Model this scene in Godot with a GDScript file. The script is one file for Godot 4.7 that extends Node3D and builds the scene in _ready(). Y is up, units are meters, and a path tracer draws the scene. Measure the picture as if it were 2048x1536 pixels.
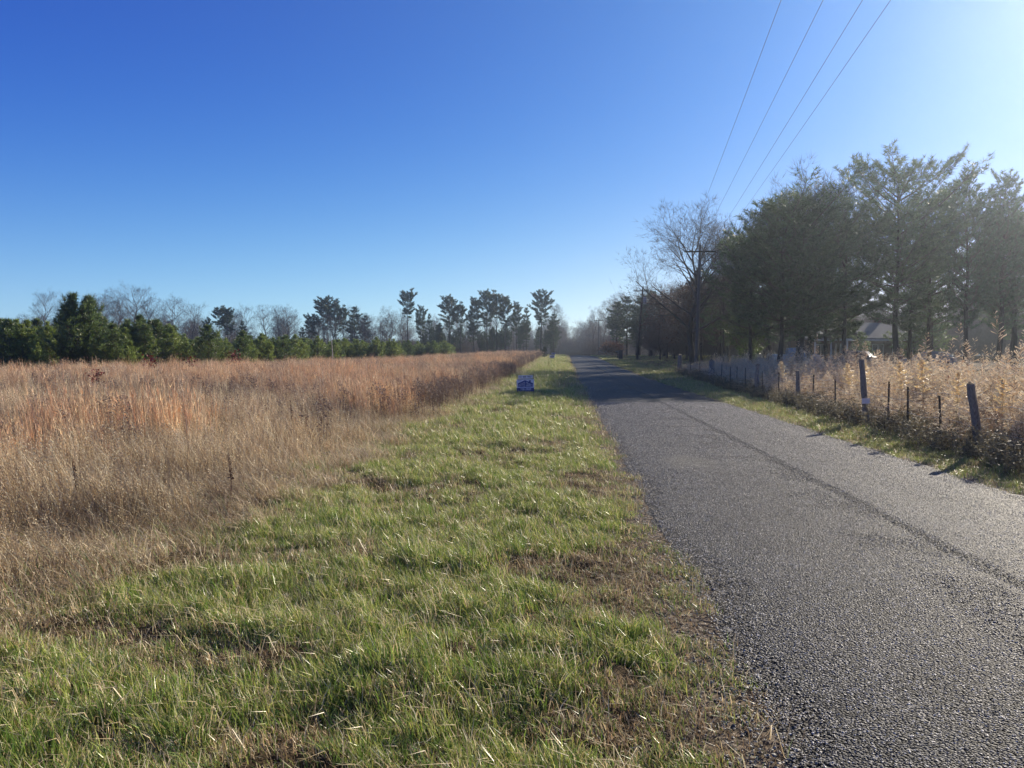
extends Node3D
# World axes: -z runs along the road away from the camera («d» metres), +x to the right of it, y up. The camera stands at x 0, d 0.

const ROAD_L := 0.81
const ROAD_R := 5.24
const SUN_DIR := Vector3(0.549, 0.408, -0.729)   # towards the sun

var lumps := FastNoiseLite.new()
var clods := FastNoiseLite.new()
var patchy := FastNoiseLite.new()
var wide := FastNoiseLite.new()
var M := {}


# ---------------------------------------------------------------- mesh buffers
class Buf:
	var v := PackedVector3Array()
	var n := PackedVector3Array()
	var c := PackedColorArray()
	var uv := PackedVector2Array()

	func tri(a: Vector3, b: Vector3, d: Vector3, col: Color) -> void:
		v.append(a); v.append(b); v.append(d)
		c.append(col); c.append(col); c.append(col)

	func tri2(a: Vector3, b: Vector3, d: Vector3, ca: Color, cb: Color, cd: Color) -> void:
		v.append(a); v.append(b); v.append(d)
		c.append(ca); c.append(cb); c.append(cd)

	func quad(a: Vector3, b: Vector3, d: Vector3, e: Vector3, col: Color) -> void:
		tri(a, b, d, col)
		tri(a, d, e, col)

	func box(at: Vector3, size: Vector3, col: Color, turn := Basis.IDENTITY) -> void:
		var h := size / 2.0
		var p := []
		for k in 8:
			p.append(at + turn * Vector3(h.x if k & 1 else -h.x, h.y if k & 2 else -h.y, h.z if k & 4 else -h.z))
		quad(p[0], p[1], p[3], p[2], col)
		quad(p[5], p[4], p[6], p[7], col)
		quad(p[4], p[0], p[2], p[6], col)
		quad(p[1], p[5], p[7], p[3], col)
		quad(p[2], p[3], p[7], p[6], col)
		quad(p[4], p[5], p[1], p[0], col)

	# a tapered tube with smooth sides
	func tube(pts: PackedVector3Array, radii: PackedFloat32Array, sides: int, col: Color) -> void:
		var rings := []
		var norms := []
		var last := pts.size() - 1
		for i in pts.size():
			var dir := (pts[mini(i + 1, last)] - pts[maxi(i - 1, 0)]).normalized()
			var side := dir.cross(Vector3(0.31, 0.12, 0.94) if absf(dir.y) > 0.6 else Vector3.UP).normalized()
			var other := dir.cross(side)
			var ring := PackedVector3Array()
			var nn := PackedVector3Array()
			for k in sides:
				var a := TAU * k / sides
				var o := side * cos(a) + other * sin(a)
				nn.append(o)
				ring.append(pts[i] + o * radii[i])
			rings.append(ring)
			norms.append(nn)
		for i in last:
			var r0: PackedVector3Array = rings[i]
			var r1: PackedVector3Array = rings[i + 1]
			var n0: PackedVector3Array = norms[i]
			var n1: PackedVector3Array = norms[i + 1]
			for k in sides:
				var j := (k + 1) % sides
				v.append(r0[k]); v.append(r1[k]); v.append(r1[j])
				v.append(r0[k]); v.append(r1[j]); v.append(r0[j])
				n.append(n0[k]); n.append(n1[k]); n.append(n1[j])
				n.append(n0[k]); n.append(n1[j]); n.append(n0[j])
				for q in 6:
					c.append(col)

	func mesh() -> ArrayMesh:
		var a := []
		a.resize(Mesh.ARRAY_MAX)
		a[Mesh.ARRAY_VERTEX] = v
		if n.size() == v.size() and n.size() > 0:
			a[Mesh.ARRAY_NORMAL] = n
		if c.size() == v.size():
			a[Mesh.ARRAY_COLOR] = c
		if uv.size() == v.size() and uv.size() > 0:
			a[Mesh.ARRAY_TEX_UV] = uv
		var m := ArrayMesh.new()
		m.add_surface_from_arrays(Mesh.PRIMITIVE_TRIANGLES, a)
		return m


# ---------------------------------------------------------------- naming
var names := {}

func numbered(called: String) -> String:
	var k: int = names.get(called, 0)
	names[called] = k + 1
	return called if k == 0 else "%s_%03d" % [called, k]


func tag(o: Node, label := "", category := "", group := "", kind := "") -> void:
	for pair in [["label", label], ["category", category], ["group", group], ["kind", kind]]:
		if pair[1] != "":
			o.set_meta(pair[0], pair[1])


func thing(called: String, label: String, category: String, at := Vector3.ZERO, turn := 0.0, group := "") -> Node3D:
	var o := Node3D.new()
	o.name = numbered(called)
	add_child(o)
	o.position = at
	o.rotation.y = turn
	tag(o, label, category, group)
	return o


func part(called: String, mesh: Mesh, mat: Material, parent: Node, at := Vector3.ZERO, turn := Vector3.ZERO) -> MeshInstance3D:
	var o := MeshInstance3D.new()
	o.name = called
	o.mesh = mesh
	o.material_override = mat
	parent.add_child(o, true)
	o.position = at
	o.rotation = turn
	return o


func single(called: String, mesh: Mesh, mat: Material, label: String, category: String, at := Vector3.ZERO, turn := Vector3.ZERO, group := "", kind := "") -> MeshInstance3D:
	var o := part(numbered(called), mesh, mat, self, at, turn)
	tag(o, label, category, group, kind)
	return o


func structure(called: String, mesh: Mesh, mat: Material) -> MeshInstance3D:
	var o := part(numbered(called), mesh, mat, self)
	tag(o, "", "", "", "structure")
	return o


func copy(o: Node3D, called: String, at: Vector3, turn: float, size: Vector3, label := "", group := "") -> Node3D:
	var r: Node3D = o.duplicate()
	r.name = numbered(called)
	add_child(r)
	r.position = at
	r.rotation.y = turn
	r.scale = size
	if label != "":
		r.set_meta("label", label)
	if group != "":
		r.set_meta("group", group)
	return r


# ---------------------------------------------------------------- ground shape
func rise(d: float, x := 0.0) -> float:
	return 0.85 * smoothstep(35.0, 140.0, d) * smoothstep(-24.0, -7.0, x) - 3.0 * smoothstep(140.0, 300.0, d)


func road_height(x: float, d: float) -> float:
	var c := (x - 3.03) / 2.2
	return rise(d) + 0.045 - 0.04 * c * c + 0.008 * lumps.get_noise_2d(x * 0.8 + 90.0, d * 0.5)


func ground(x: float, d: float) -> float:
	var off := maxf(maxf(ROAD_L - x, x - ROAD_R), 0.0)
	var t := smoothstep(0.02, 0.6, off)
	var under := smoothstep(0.1, 0.4, minf(x - ROAD_L, ROAD_R - x))
	var near := 1.0 - smoothstep(30.0, 70.0, d)
	var h := rise(d, x) - 0.008 * (1.0 - t) - 0.05 * under
	h += t * (0.05 * lumps.get_noise_2d(x, d) + near * 0.10 * maxf(0.0, clods.get_noise_2d(x, d) - 0.12) + near * 0.018 * clods.get_noise_2d(x * 2.3 + 50.0, d * 2.3))
	return h


func spot(x: float, d: float, sink := 0.0) -> Vector3:
	return Vector3(x, ground(x, d) - sink, -d)


func lines(from: float, fine_from: float, fine_to: float, to: float, step: float, grow: float) -> PackedFloat32Array:
	var low := []
	var p := fine_from
	var s := step
	while p > from:
		s *= grow
		p -= s
		low.append(p)
	low.reverse()
	var out := PackedFloat32Array(low)
	p = fine_from
	while p < fine_to:
		out.append(p)
		p += step
	s = step
	while p < to:
		out.append(p)
		s *= grow
		p += s
	out.append(p)
	return out


func sheet(xs: PackedFloat32Array, ds: PackedFloat32Array, height: Callable, tint: Callable) -> ArrayMesh:
	var b := Buf.new()
	var w := xs.size()
	var v := PackedVector3Array()
	var n := PackedVector3Array()
	var c := PackedColorArray()
	for d in ds:
		for x in xs:
			var h: float = height.call(x, d)
			v.append(Vector3(x, h, -d))
			c.append(tint.call(x, d))
	for j in ds.size():
		for i in w:
			var a := v[j * w + maxi(i - 1, 0)]
			var e := v[j * w + mini(i + 1, w - 1)]
			var f := v[maxi(j - 1, 0) * w + i]
			var g := v[mini(j + 1, ds.size() - 1) * w + i]
			n.append((e - a).cross(g - f).normalized())
	var idx := PackedInt32Array()
	for j in ds.size() - 1:
		for i in w - 1:
			var k := j * w + i
			idx.append_array(PackedInt32Array([k, k + w, k + 1, k + 1, k + w, k + w + 1]))
	var a := []
	a.resize(Mesh.ARRAY_MAX)
	a[Mesh.ARRAY_VERTEX] = v
	a[Mesh.ARRAY_NORMAL] = n
	a[Mesh.ARRAY_COLOR] = c
	a[Mesh.ARRAY_INDEX] = idx
	var m := ArrayMesh.new()
	m.add_surface_from_arrays(Mesh.PRIMITIVE_TRIANGLES, a)
	return m


# ---------------------------------------------------------------- materials
func mat(called: String, col: Color, rough: float, through := 0.0, spec := 0.5) -> StandardMaterial3D:
	var m := StandardMaterial3D.new()
	m.resource_name = called
	m.albedo_color = col.linear_to_srgb()
	m.roughness = rough
	m.metallic_specular = spec
	if through > 0.0:
		m.backlight_enabled = true
		m.backlight = Color(through, through, through)
	M[called] = m
	return m


func tinted(called: String, rough: float, through := 0.0, spec := 0.5) -> StandardMaterial3D:
	var m := mat(called, Color.WHITE, rough, through, spec)
	m.vertex_color_use_as_albedo = true
	return m


func noise_map(type: int, freq: float, size: int, seed_: int, octaves := 4, ramp: Array = [], ret := -1) -> NoiseTexture2D:
	var f := FastNoiseLite.new()
	f.noise_type = type
	f.seed = seed_
	f.frequency = freq
	f.fractal_octaves = octaves
	if octaves < 2:
		f.fractal_type = FastNoiseLite.FRACTAL_NONE
	if ret >= 0:
		f.cellular_return_type = ret
	var t := NoiseTexture2D.new()
	t.width = size
	t.height = size
	t.seamless = true
	t.noise = f
	if ramp.size():
		var g := Gradient.new()
		var offs := PackedFloat32Array()
		var cols := PackedColorArray()
		for k in ramp.size():
			offs.append(float(k) / (ramp.size() - 1))
			var l: float = ramp[k]
			cols.append(Color(l, l, l))
		g.offsets = offs
		g.colors = cols
		t.color_ramp = g
	return t


func materials() -> void:
	var m := tinted("soil", 0.95, 0.0, 0.2)
	m.uv1_triplanar = true
	m.uv1_world_triplanar = true
	m.uv1_scale = Vector3.ONE * 0.7
	m.albedo_texture = noise_map(FastNoiseLite.TYPE_SIMPLEX, 0.03, 512, 5, 5, [0.45, 0.75, 1.0])
	m.heightmap_enabled = true
	m.heightmap_texture = m.albedo_texture
	m.heightmap_scale = 4.0

	m = tinted("chip seal", 0.58, 0.0, 0.2)
	m.uv1_triplanar = true
	m.uv1_world_triplanar = true
	m.uv1_scale = Vector3.ONE * 0.55
	m.albedo_texture = noise_map(FastNoiseLite.TYPE_CELLULAR, 0.13, 1024, 11, 1, [0.15, 0.35, 0.5, 0.7, 1.0], FastNoiseLite.RETURN_CELL_VALUE)
	m.heightmap_enabled = true
	m.heightmap_texture = noise_map(FastNoiseLite.TYPE_CELLULAR, 0.13, 1024, 11, 1, [1.0, 0.75, 0.35, 0.1, 0.0], FastNoiseLite.RETURN_DISTANCE)
	m.heightmap_scale = 1.5

	tinted("grass", 0.36, 0.85)
	tinted("dry grass", 0.5, 0.75)
	tinted("broomsedge", 0.6, 0.6)
	tinted("weeds", 0.7, 0.8)
	tinted("needles", 0.45, 0.85)
	tinted("dry leaves", 0.7, 0.6)
	tinted("stones", 0.6)
	m = tinted("bark", 0.95)
	m.uv1_triplanar = true
	m.uv1_scale = Vector3(5, 1.2, 5)
	m.albedo_texture = noise_map(FastNoiseLite.TYPE_SIMPLEX, 0.03, 256, 8, 3, [0.5, 0.8, 1.0])
	tinted("twigs", 0.9)
	m = tinted("weathered wood", 0.9)
	m.uv1_triplanar = true
	m.uv1_scale = Vector3(14, 1.0, 14)
	m.albedo_texture = noise_map(FastNoiseLite.TYPE_SIMPLEX, 0.04, 256, 21, 4, [0.4, 0.8, 1.0])
	m.heightmap_enabled = true
	m.heightmap_texture = m.albedo_texture
	m.heightmap_scale = 1.5
	mat("rusty steel", Color(0.05, 0.035, 0.028), 0.8)
	mat("wire", Color(0.4, 0.39, 0.37), 0.5).metallic = 0.7
	mat("black cable", Color(0.02, 0.02, 0.022), 0.6)
	mat("galvanised", Color(0.3, 0.32, 0.34), 0.5).metallic = 0.3
	mat("ceramic", Color(0.2, 0.17, 0.15), 0.25)
	mat("white board", Color(0.78, 0.8, 0.82), 0.45)
	mat("blue print", Color(0.012, 0.035, 0.2), 0.5)
	mat("pale print", Color(0.25, 0.3, 0.5), 0.5)
	mat("dark print", Color(0.02, 0.025, 0.035), 0.5)
	mat("white paint", Color(0.7, 0.7, 0.68), 0.5)
	mat("red brick", Color(0.13, 0.05, 0.035), 0.9)
	mat("dark brick", Color(0.06, 0.05, 0.048), 0.9)
	mat("shingles", Color(0.10, 0.10, 0.11), 0.9)
	mat("window glass", Color(0.02, 0.025, 0.03), 0.35)
	mat("tyre", Color(0.02, 0.02, 0.02), 0.8)
	mat("rim metal", Color(0.4, 0.4, 0.42), 0.35).metallic = 0.7
	for p in [["silver paint", Color(0.22, 0.26, 0.32)], ["maroon paint", Color(0.05, 0.02, 0.02)], ["pale blue paint", Color(0.22, 0.33, 0.5)]]:
		m = mat(p[0], p[1], 0.3)
		m.clearcoat_enabled = true
		m.clearcoat = 0.8
		m.clearcoat_roughness = 0.08


# ---------------------------------------------------------------- sky
func sky_colour(dir: Vector3) -> Color:
	var e := rad_to_deg(asin(clampf(dir.y, -1.0, 1.0)))
	var up := maxf(e, 0.0)
	var away := rad_to_deg(acos(clampf(dir.dot(SUN_DIR.normalized()), -1.0, 1.0)))
	# blue air that pales towards the horizon, and the wide bright halo of the sun
	var r := 0.004 + 0.515 * exp(-up / 5.0) + 0.185 * exp(-away / 33.0) + 4.6 * exp(-up / 5.0) * exp(-away / 20.5)
	var g := 0.01 + 0.287 * exp(-up / 7.7) + 0.46 * exp(-away / 33.5) + 1.4 * exp(-up / 7.7) * exp(-away / 88.6)
	var b := 0.02 + 0.885 * exp(-up / 28.4) + 0.433 * exp(-away / 46.8) + 0.753 * exp(-up / 28.4) * exp(-away / 21.2)
	# the paler sky opposite the sun
	var back := pow(maxf(0.0, -cos(deg_to_rad(away))), 1.5)
	r += 0.05 * back; g += 0.13 * back; b += 0.24 * back
	r += 0.10 * exp(-pow(away / 9.0, 2.0))
	r = minf(r, 1.3); g = minf(g, 1.35); b = minf(b, 1.4)
	return Color(r, g, b) / 1.6


func make_sky() -> Sky:
	var w := 720
	var h := 360
	var im := Image.create_empty(w, h, false, Image.FORMAT_RGBF)
	for j in h:
		var lat := PI * (0.5 - (j + 0.5) / h)
		for i in w:
			var lon := TAU * (i + 0.5) / w
			im.set_pixel(i, j, sky_colour(Vector3(sin(lon) * cos(lat), sin(lat), -cos(lon) * cos(lat))))
	var m := PanoramaSkyMaterial.new()
	m.panorama = ImageTexture.create_from_image(im)
	var s := Sky.new()
	s.sky_material = m
	return s


# ---------------------------------------------------------------- grass and weeds
func blade(b: Buf, g: RandomNumberGenerator, p: Vector3, lean: Vector3, h: float, w: float, c0: Color, c1: Color) -> void:
	var side := Vector3(g.randf_range(-1, 1), 0.0, g.randf_range(-1, 1)).normalized() * w * 0.5
	var mid := p + Vector3.UP * h * 0.55 + lean * h * 0.3
	var tip := p + Vector3.UP * h * (1.0 - 0.35 * lean.length_squared()) + lean * h
	b.tri2(p - side, p + side, mid + side * 0.85, c0, c0, c0)
	b.tri2(p - side, mid + side * 0.85, mid - side * 0.85, c0, c0, c0)
	b.tri2(mid - side * 0.85, mid + side * 0.85, tip, c0, c0, c1)


func tint(g: RandomNumberGenerator, c: Color, amount: float) -> Color:
	var k := 1.0 + g.randf_range(-amount, amount)
	var s := g.randf_range(-0.1, 0.1)
	return Color(c.r * k * (1.0 + s), c.g * k, c.b * k * (1.0 - s))


# a tuft of mown or wild grass: colours are pairs [colour, share]
func turf(seed_: int, count: int, radius: float, hmin: float, hmax: float, w: float, spread: float, colours: Array, seeds := 0.0) -> ArrayMesh:
	var g := RandomNumberGenerator.new()
	g.seed = seed_
	var b := Buf.new()
	for i in count:
		var r := radius * sqrt(g.randf())
		var a := g.randf() * TAU
		var p := Vector3(r * cos(a), -0.02, r * sin(a))
		var pick := g.randf()
		var col: Color = colours[0][0]
		for pair in colours:
			col = pair[0]
			pick -= pair[1]
			if pick < 0.0:
				break
		col = tint(g, col, 0.35)
		var la := g.randf() * TAU
		var lean := Vector3(cos(la), 0, sin(la)) * spread * g.randf() + Vector3(-0.32, 0, 0.04)
		var h := g.randf_range(hmin, hmax)
		blade(b, g, p, lean, h, w * g.randf_range(0.7, 1.3), col, col * 1.15)
		if g.randf() < seeds:
			var tip := p + Vector3.UP * h * (1.0 - 0.35 * lean.length_squared()) + lean * h
			for k in 5:
				var q := tip - (tip - p) * 0.07 * k
				var o := Vector3(g.randf_range(-1, 1), g.randf_range(0.2, 1.2), g.randf_range(-1, 1)) * w * 4.0
				b.tri(q, q + o, q + o * 0.6 + Vector3(w, w, -w), col * 1.2)
	return b.mesh()


# a broomsedge clump: stiff upright stems with leaves that hug them and fluffy flecks
func sedge(seed_: int, count: int, radius: float, h: float, w: float, col: Color) -> ArrayMesh:
	var g := RandomNumberGenerator.new()
	g.seed = seed_
	var b := Buf.new()
	for i in count:
		var r := radius * sqrt(g.randf())
		var a := g.randf() * TAU
		var p := Vector3(r * cos(a), -0.03, r * sin(a))
		var lean := Vector3(cos(a), 0, sin(a)) * 0.16 * g.randf() + Vector3(-0.12, 0, 0.03) * g.randf_range(0.4, 1.4)
		var hh := h * g.randf_range(0.55, 1.0)
		var c := tint(g, col, 0.45)
		blade(b, g, p, lean, hh, w, c, c * 1.1)
		for k in 4:
			var t := g.randf_range(0.35, 0.95)
			var q := p + Vector3.UP * hh * t + lean * hh * t * t
			var o := Vector3(g.randf_range(-0.4, 0.4), g.randf_range(0.7, 1.2), g.randf_range(-0.4, 0.4)).normalized() * g.randf_range(0.06, 0.16)
			var s := Vector3(g.randf_range(-1, 1), 0, g.randf_range(-1, 1)).normalized() * w * 0.8
			b.tri(q - s, q + s, q + o, c * g.randf_range(0.8, 1.3))
	return b.mesh()


# a dead branching weed with small curled leaves and seed heads
func weed(seed_: int, h: float, stems: int, col: Color, leafy: int, leaf: float, head: Color, heads: float) -> ArrayMesh:
	var g := RandomNumberGenerator.new()
	g.seed = seed_
	var b := Buf.new()
	for i in stems:
		var a := g.randf() * TAU
		var p := Vector3(cos(a), 0, sin(a)) * g.randf() * 0.16 - Vector3(0, 0.03, 0)
		var lean := Vector3(cos(a), 0, sin(a)) * 0.22 * g.randf() + Vector3(-0.06, 0, 0.0)
		var hh := h * g.randf_range(0.55, 1.0)
		var c := tint(g, col, 0.3)
		blade(b, g, p, lean, hh, 0.0065, c, c)
		for k in leafy:
			var t := g.randf_range(0.15, 0.97)
			var q := p + Vector3.UP * hh * t + lean * hh * t * t
			var o := Vector3(g.randf_range(-1, 1), g.randf_range(-0.3, 0.9), g.randf_range(-1, 1)).normalized() * leaf * g.randf_range(0.6, 1.5)
			var s := o.cross(Vector3(g.randf_range(-1, 1), 1, g.randf_range(-1, 1))).normalized() * leaf * 0.22
			b.tri(q, q + o * 0.6 + s, q + o, tint(g, c, 0.3))
			if k % 2 == 0:
				b.tri(q, q + o * 0.5 - s, q + o, tint(g, c, 0.3))
		if g.randf() < heads:
			var top := p + Vector3.UP * hh + lean * hh
			for k in 26:
				var t := g.randf()
				var q := top - (Vector3.UP + lean) * t * 0.26 * h
				var out := Vector3(g.randf_range(-1, 1), 0.35, g.randf_range(-1, 1)).normalized() * (0.02 + 0.075 * t) * h
				var s := Vector3(g.randf_range(-1, 1), g.randf_range(-1, 1), g.randf_range(-1, 1)).normalized() * 0.008
				b.tri(q, q + out + s, q + out * 1.1 - s + Vector3(0, 0.012, 0), tint(g, head, 0.25))
	return b.mesh()


# spreads copies of a mesh over a patch of ground. keep(x, d) gives [share kept, height factor, tint]
func spread(parent: Node3D, mesh: Mesh, m: Material, seed_: int, x0: float, x1: float, d0: float, d1: float, per_m2: float, keep: Callable, lo := 0.75, hi := 1.3) -> int:
	var g := RandomNumberGenerator.new()
	g.seed = seed_
	var n := int((x1 - x0) * (d1 - d0) * per_m2)
	var buf := PackedFloat32Array()
	var count := 0
	for i in n:
		var x := g.randf_range(x0, x1)
		var d := g.randf_range(d0, d1)
		var k: Array = keep.call(x, d)
		if g.randf() >= k[0]:
			continue
		var s := g.randf_range(lo, hi)
		var sy: float = s * k[1]
		var a := g.randf_range(-0.9, 0.9) if g.randf() < 0.75 else g.randf() * TAU
		var bs := Basis(Vector3(g.randf_range(-1, 1), 0, g.randf_range(-1, 1)).normalized(), g.randf_range(0.0, 0.16)) * Basis(Vector3.UP, a)
		bs = bs.scaled_local(Vector3(s, sy, s))
		var p := spot(x, d)
		var t: Color = k[2]
		var v := g.randf_range(0.8, 1.2)
		buf.append_array(PackedFloat32Array([bs.x.x, bs.y.x, bs.z.x, p.x, bs.x.y, bs.y.y, bs.z.y, p.y, bs.x.z, bs.y.z, bs.z.z, p.z, t.r * v, t.g * v, t.b * v, 1.0]))
		count += 1
	if count == 0:
		return 0
	var mm := MultiMesh.new()
	mm.transform_format = MultiMesh.TRANSFORM_3D
	mm.use_colors = true
	mm.mesh = mesh
	mm.instance_count = count
	mm.buffer = buf
	var o := MultiMeshInstance3D.new()
	o.name = "tuft"
	o.multimesh = mm
	o.material_override = m
	o.set_meta("kind", "stuff")
	parent.add_child(o, true)
	return count


func stuff(called: String, label: String, category: String) -> Node3D:
	var o := thing(called, label, category)
	o.set_meta("kind", "stuff")
	return o


# where the mown verge ends and the wild field begins
func road_left(d: float) -> float:
	return ROAD_L + 0.15 * patchy.get_noise_2d(11.0, d * 0.8) + 0.09 * patchy.get_noise_2d(11.0, d * 3.0) + 0.04 * clods.get_noise_2d(11.0, d * 4.0) + 0.16 * exp(-pow((d - 5.1) / 0.45, 2.0))


func road_right(d: float) -> float:
	return ROAD_R + 0.12 * patchy.get_noise_2d(31.0, d * 0.8) + 0.09 * patchy.get_noise_2d(31.0, d * 3.0) + 0.04 * clods.get_noise_2d(31.0, d * 4.0)


func verge_edge(d: float) -> float:
	return -3.15 + 0.45 * lumps.get_noise_2d(7.0, d * 1.2) + 0.3 * patchy.get_noise_2d(17.0, d * 2.5) - 0.3 * smoothstep(30.0, 80.0, d)


func green_share(x: float, d: float) -> float:
	var lift := 0.0
	for p in [[0.1, 5.6, 0.75, 0.4, -0.9], [-1.15, 4.3, 0.45, 0.2, -0.9], [-1.5, 3.8, 0.4, 0.2, -0.8], [0.35, 3.2, 0.5, 0.5, -0.4], [-2.9, 5.4, 0.7, 0.4, -0.7], [-2.2, 8.6, 0.8, 0.5, -0.5], [-1.4, 5.2, 0.9, 0.7, 0.5], [-0.6, 4.8, 0.9, 0.5, 0.45], [-1.9, 6.6, 0.6, 0.8, 0.35], [-2.9, 3.2, 0.6, 0.4, 0.3]]:
		var a: float = (x - p[0]) / p[2]
		var b: float = (d - p[1]) / p[3]
		lift += p[4] * exp(-a * a - b * b)
	lift += 0.16 * exp(-pow((x + 1.3) / 1.0, 2.0)) - 0.26 * smoothstep(-0.4, 0.7, x) - 0.2 * smoothstep(-2.4, -3.1, x)
	return clampf(lift + 0.60 + 0.95 * patchy.get_noise_2d(x, d) + 0.35 * patchy.get_noise_2d(x * 3.1 + 40.0, d * 3.1), 0.0, 1.0)


func grow_grass() -> void:
	var green := Color(0.155, 0.25, 0.045)
	var lime := Color(0.38, 0.42, 0.115)
	var straw := Color(0.70, 0.59, 0.37)
	var tan_ := Color(0.47, 0.36, 0.22)
	var brown := Color(0.24, 0.175, 0.11)
	var rust := Color(0.32, 0.17, 0.09)
	var white := Color(1, 1, 1)

	var lush := []
	var mixed := []
	var dead := []
	for k in 3:
		lush.append(turf(100 + k, 34, 0.08, 0.05, 0.135, 0.0046, 0.75, [[green, 0.40], [lime, 0.37], [straw, 0.23]]))
		mixed.append(turf(110 + k, 34, 0.09, 0.035, 0.10, 0.0040, 0.8, [[green, 0.24], [lime, 0.32], [straw, 0.22], [tan_, 0.22]]))
		dead.append(turf(120 + k, 34, 0.10, 0.02, 0.065, 0.0040, 1.1, [[tan_, 0.4], [brown, 0.35], [straw, 0.15], [green, 0.1]]))
	var loose := turf(130, 7, 0.12, 0.08, 0.24, 0.0038, 1.0, [[straw, 0.6], [tan_, 0.25], [lime, 0.15]])

	var shaggy := turf(131, 30, 0.07, 0.09, 0.21, 0.0046, 0.55, [[green, 0.5], [lime, 0.32], [straw, 0.18]])
	var thatch := turf(132, 46, 0.16, 0.015, 0.05, 0.0045, 3.2, [[straw, 0.62], [tan_, 0.38]])
	var on_verge := func(x: float, d: float) -> bool:
		return x > verge_edge(d) - 0.25 + 0.35 * clods.get_noise_2d(x * 0.6, d * 0.6) and x < road_left(d) + 0.05 + 0.09 * patchy.get_noise_2d(3.0 + x * 4.0, d * 5.0)
	var edge_thin := func(x: float) -> float: return smoothstep(ROAD_L + 0.05, ROAD_L - 0.55, x)
	var is_green := func(x: float, d: float) -> Array:
		if not on_verge.call(x, d): return [0.0, 1.0, white]
		var s: float = green_share(x, d) * (0.35 + 0.65 * edge_thin.call(x))
		return [smoothstep(0.35, 0.85, s), 0.8 + 0.35 * s, white]
	var is_mixed := func(x: float, d: float) -> Array:
		if not on_verge.call(x, d): return [0.0, 1.0, white]
		var s := green_share(x, d)
		return [(0.06 + 0.94 * smoothstep(0.05, 0.4, s)) * (0.4 + 0.6 * edge_thin.call(x)), 0.9, white]
	var is_dead := func(x: float, d: float) -> Array:
		if not on_verge.call(x, d): return [0.0, 1.0, white]
		var gs := green_share(x, d)
		var shade := lerpf(0.75, 1.0, smoothstep(0.0, 0.25, gs))
		return [0.9 - 0.75 * smoothstep(0.2, 0.55, gs), 1.0, Color(shade, shade * 0.98, shade * 0.94)]
	var is_loose := func(x: float, d: float) -> Array:
		if not on_verge.call(x, d): return [0.0, 1.0, white]
		return [0.35 + 0.65 * smoothstep(-1.2, -3.2, x), 1.0, white]

	var is_shaggy := func(x: float, d: float) -> Array:
		if not on_verge.call(x, d): return [0.0, 1.0, white]
		return [smoothstep(0.12, 0.4, clods.get_noise_2d(x * 0.35 + 8.0, d * 0.35)) * smoothstep(0.4, 0.7, green_share(x, d)) * edge_thin.call(x), 0.9, white]
	var is_thatch := func(x: float, d: float) -> Array:
		if not on_verge.call(x, d): return [0.0, 1.0, white]
		return [smoothstep(0.0, 0.26, clods.get_noise_2d(x * 0.3 + 31.0, d * 0.42)) * (0.4 + 0.6 * smoothstep(-0.5, -2.6, x)), 1.0, white]
	var verge := stuff("verge_grass", "short green and straw coloured mown grass of the road verge", "grass")
	for z in [[1.2, 6.0, 1.0, 1.0], [6.0, 13.0, 0.75, 1.0], [13.0, 32.0, 0.30, 1.5], [32.0, 150.0, 0.055, 2.6]]:
		var q: float = z[2]
		var big: float = z[3]
		var left := -4.6
		var s0 := int(z[0] * 10)
		for k in 3:
			spread(verge, lush[k], M["grass"], 1000 + s0 + k, left, 1.0, z[0], z[1], 75.0 * q, is_green, 0.75 * big, 1.35 * big)
			spread(verge, mixed[k], M["grass"], 1100 + s0 + k, left, 1.0, z[0], z[1], 85.0 * q, is_mixed, 0.75 * big, 1.3 * big)
			spread(verge, dead[k], M["dry grass"], 1200 + s0 + k, left, 1.0, z[0], z[1], 85.0 * q, is_dead, 0.8 * big, 1.4 * big)
		spread(verge, shaggy, M["grass"], 1320 + s0, left, 1.0, z[0], z[1], 40.0 * q, is_shaggy, 0.7 * big, 1.25 * big)
		spread(verge, thatch, M["dry grass"], 1340 + s0, left, 1.0, z[0], z[1], 42.0 * q, is_thatch, 0.7 * big, 1.2 * big)
		spread(verge, loose, M["dry grass"], 1300 + s0, left, 1.0, z[0], z[1], 42.0 * q, is_loose, 0.7 * big, 1.3 * big)

	# the strip between the road and the wire fence, and the yard behind it
	var strip := stuff("fence_side_grass", "green grass strip between the road and the wire fence", "grass")
	var on_strip := func(x: float, d: float) -> Array:
		var far := 6.0 + 0.045 * d + 0.6
		if x < road_right(d) - 0.05 - 0.08 * patchy.get_noise_2d(9.0, d * 5.0) or x > far + 30.0 * smoothstep(38.0, 44.0, d): return [0.0, 1.0, white]
		return [(0.35 + 0.65 * smoothstep(ROAD_R, ROAD_R + 0.4, x)) * (1.0 - 0.8 * smoothstep(62.0, 70.0, d) * smoothstep(6.5, 9.0, x)), 0.9, white]
	for z in [[2.0, 14.0, 0.8, 1.0, 8.0], [14.0, 42.0, 0.30, 1.5, 9.5], [42.0, 150.0, 0.035, 2.8, 28.0]]:
		for k in 3:
			spread(strip, lush[k], M["grass"], 1400 + k + int(z[0]), 5.1, z[4], z[0], z[1], 24.0 * z[2], on_strip, 0.7 * z[3], 1.1 * z[3])
			spread(strip, mixed[k], M["grass"], 1430 + k + int(z[0]), 5.1, z[4], z[0], z[1], 60.0 * z[2], on_strip, 0.75 * z[3], 1.2 * z[3])
			spread(strip, dead[k], M["dry grass"], 1460 + k + int(z[0]), 5.1, z[4], z[0], z[1], 80.0 * z[2], on_strip, 0.8 * z[3], 1.3 * z[3])

	# the wild field: fine brown grass close by, tall broomsedge farther out
	var fine := []
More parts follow.
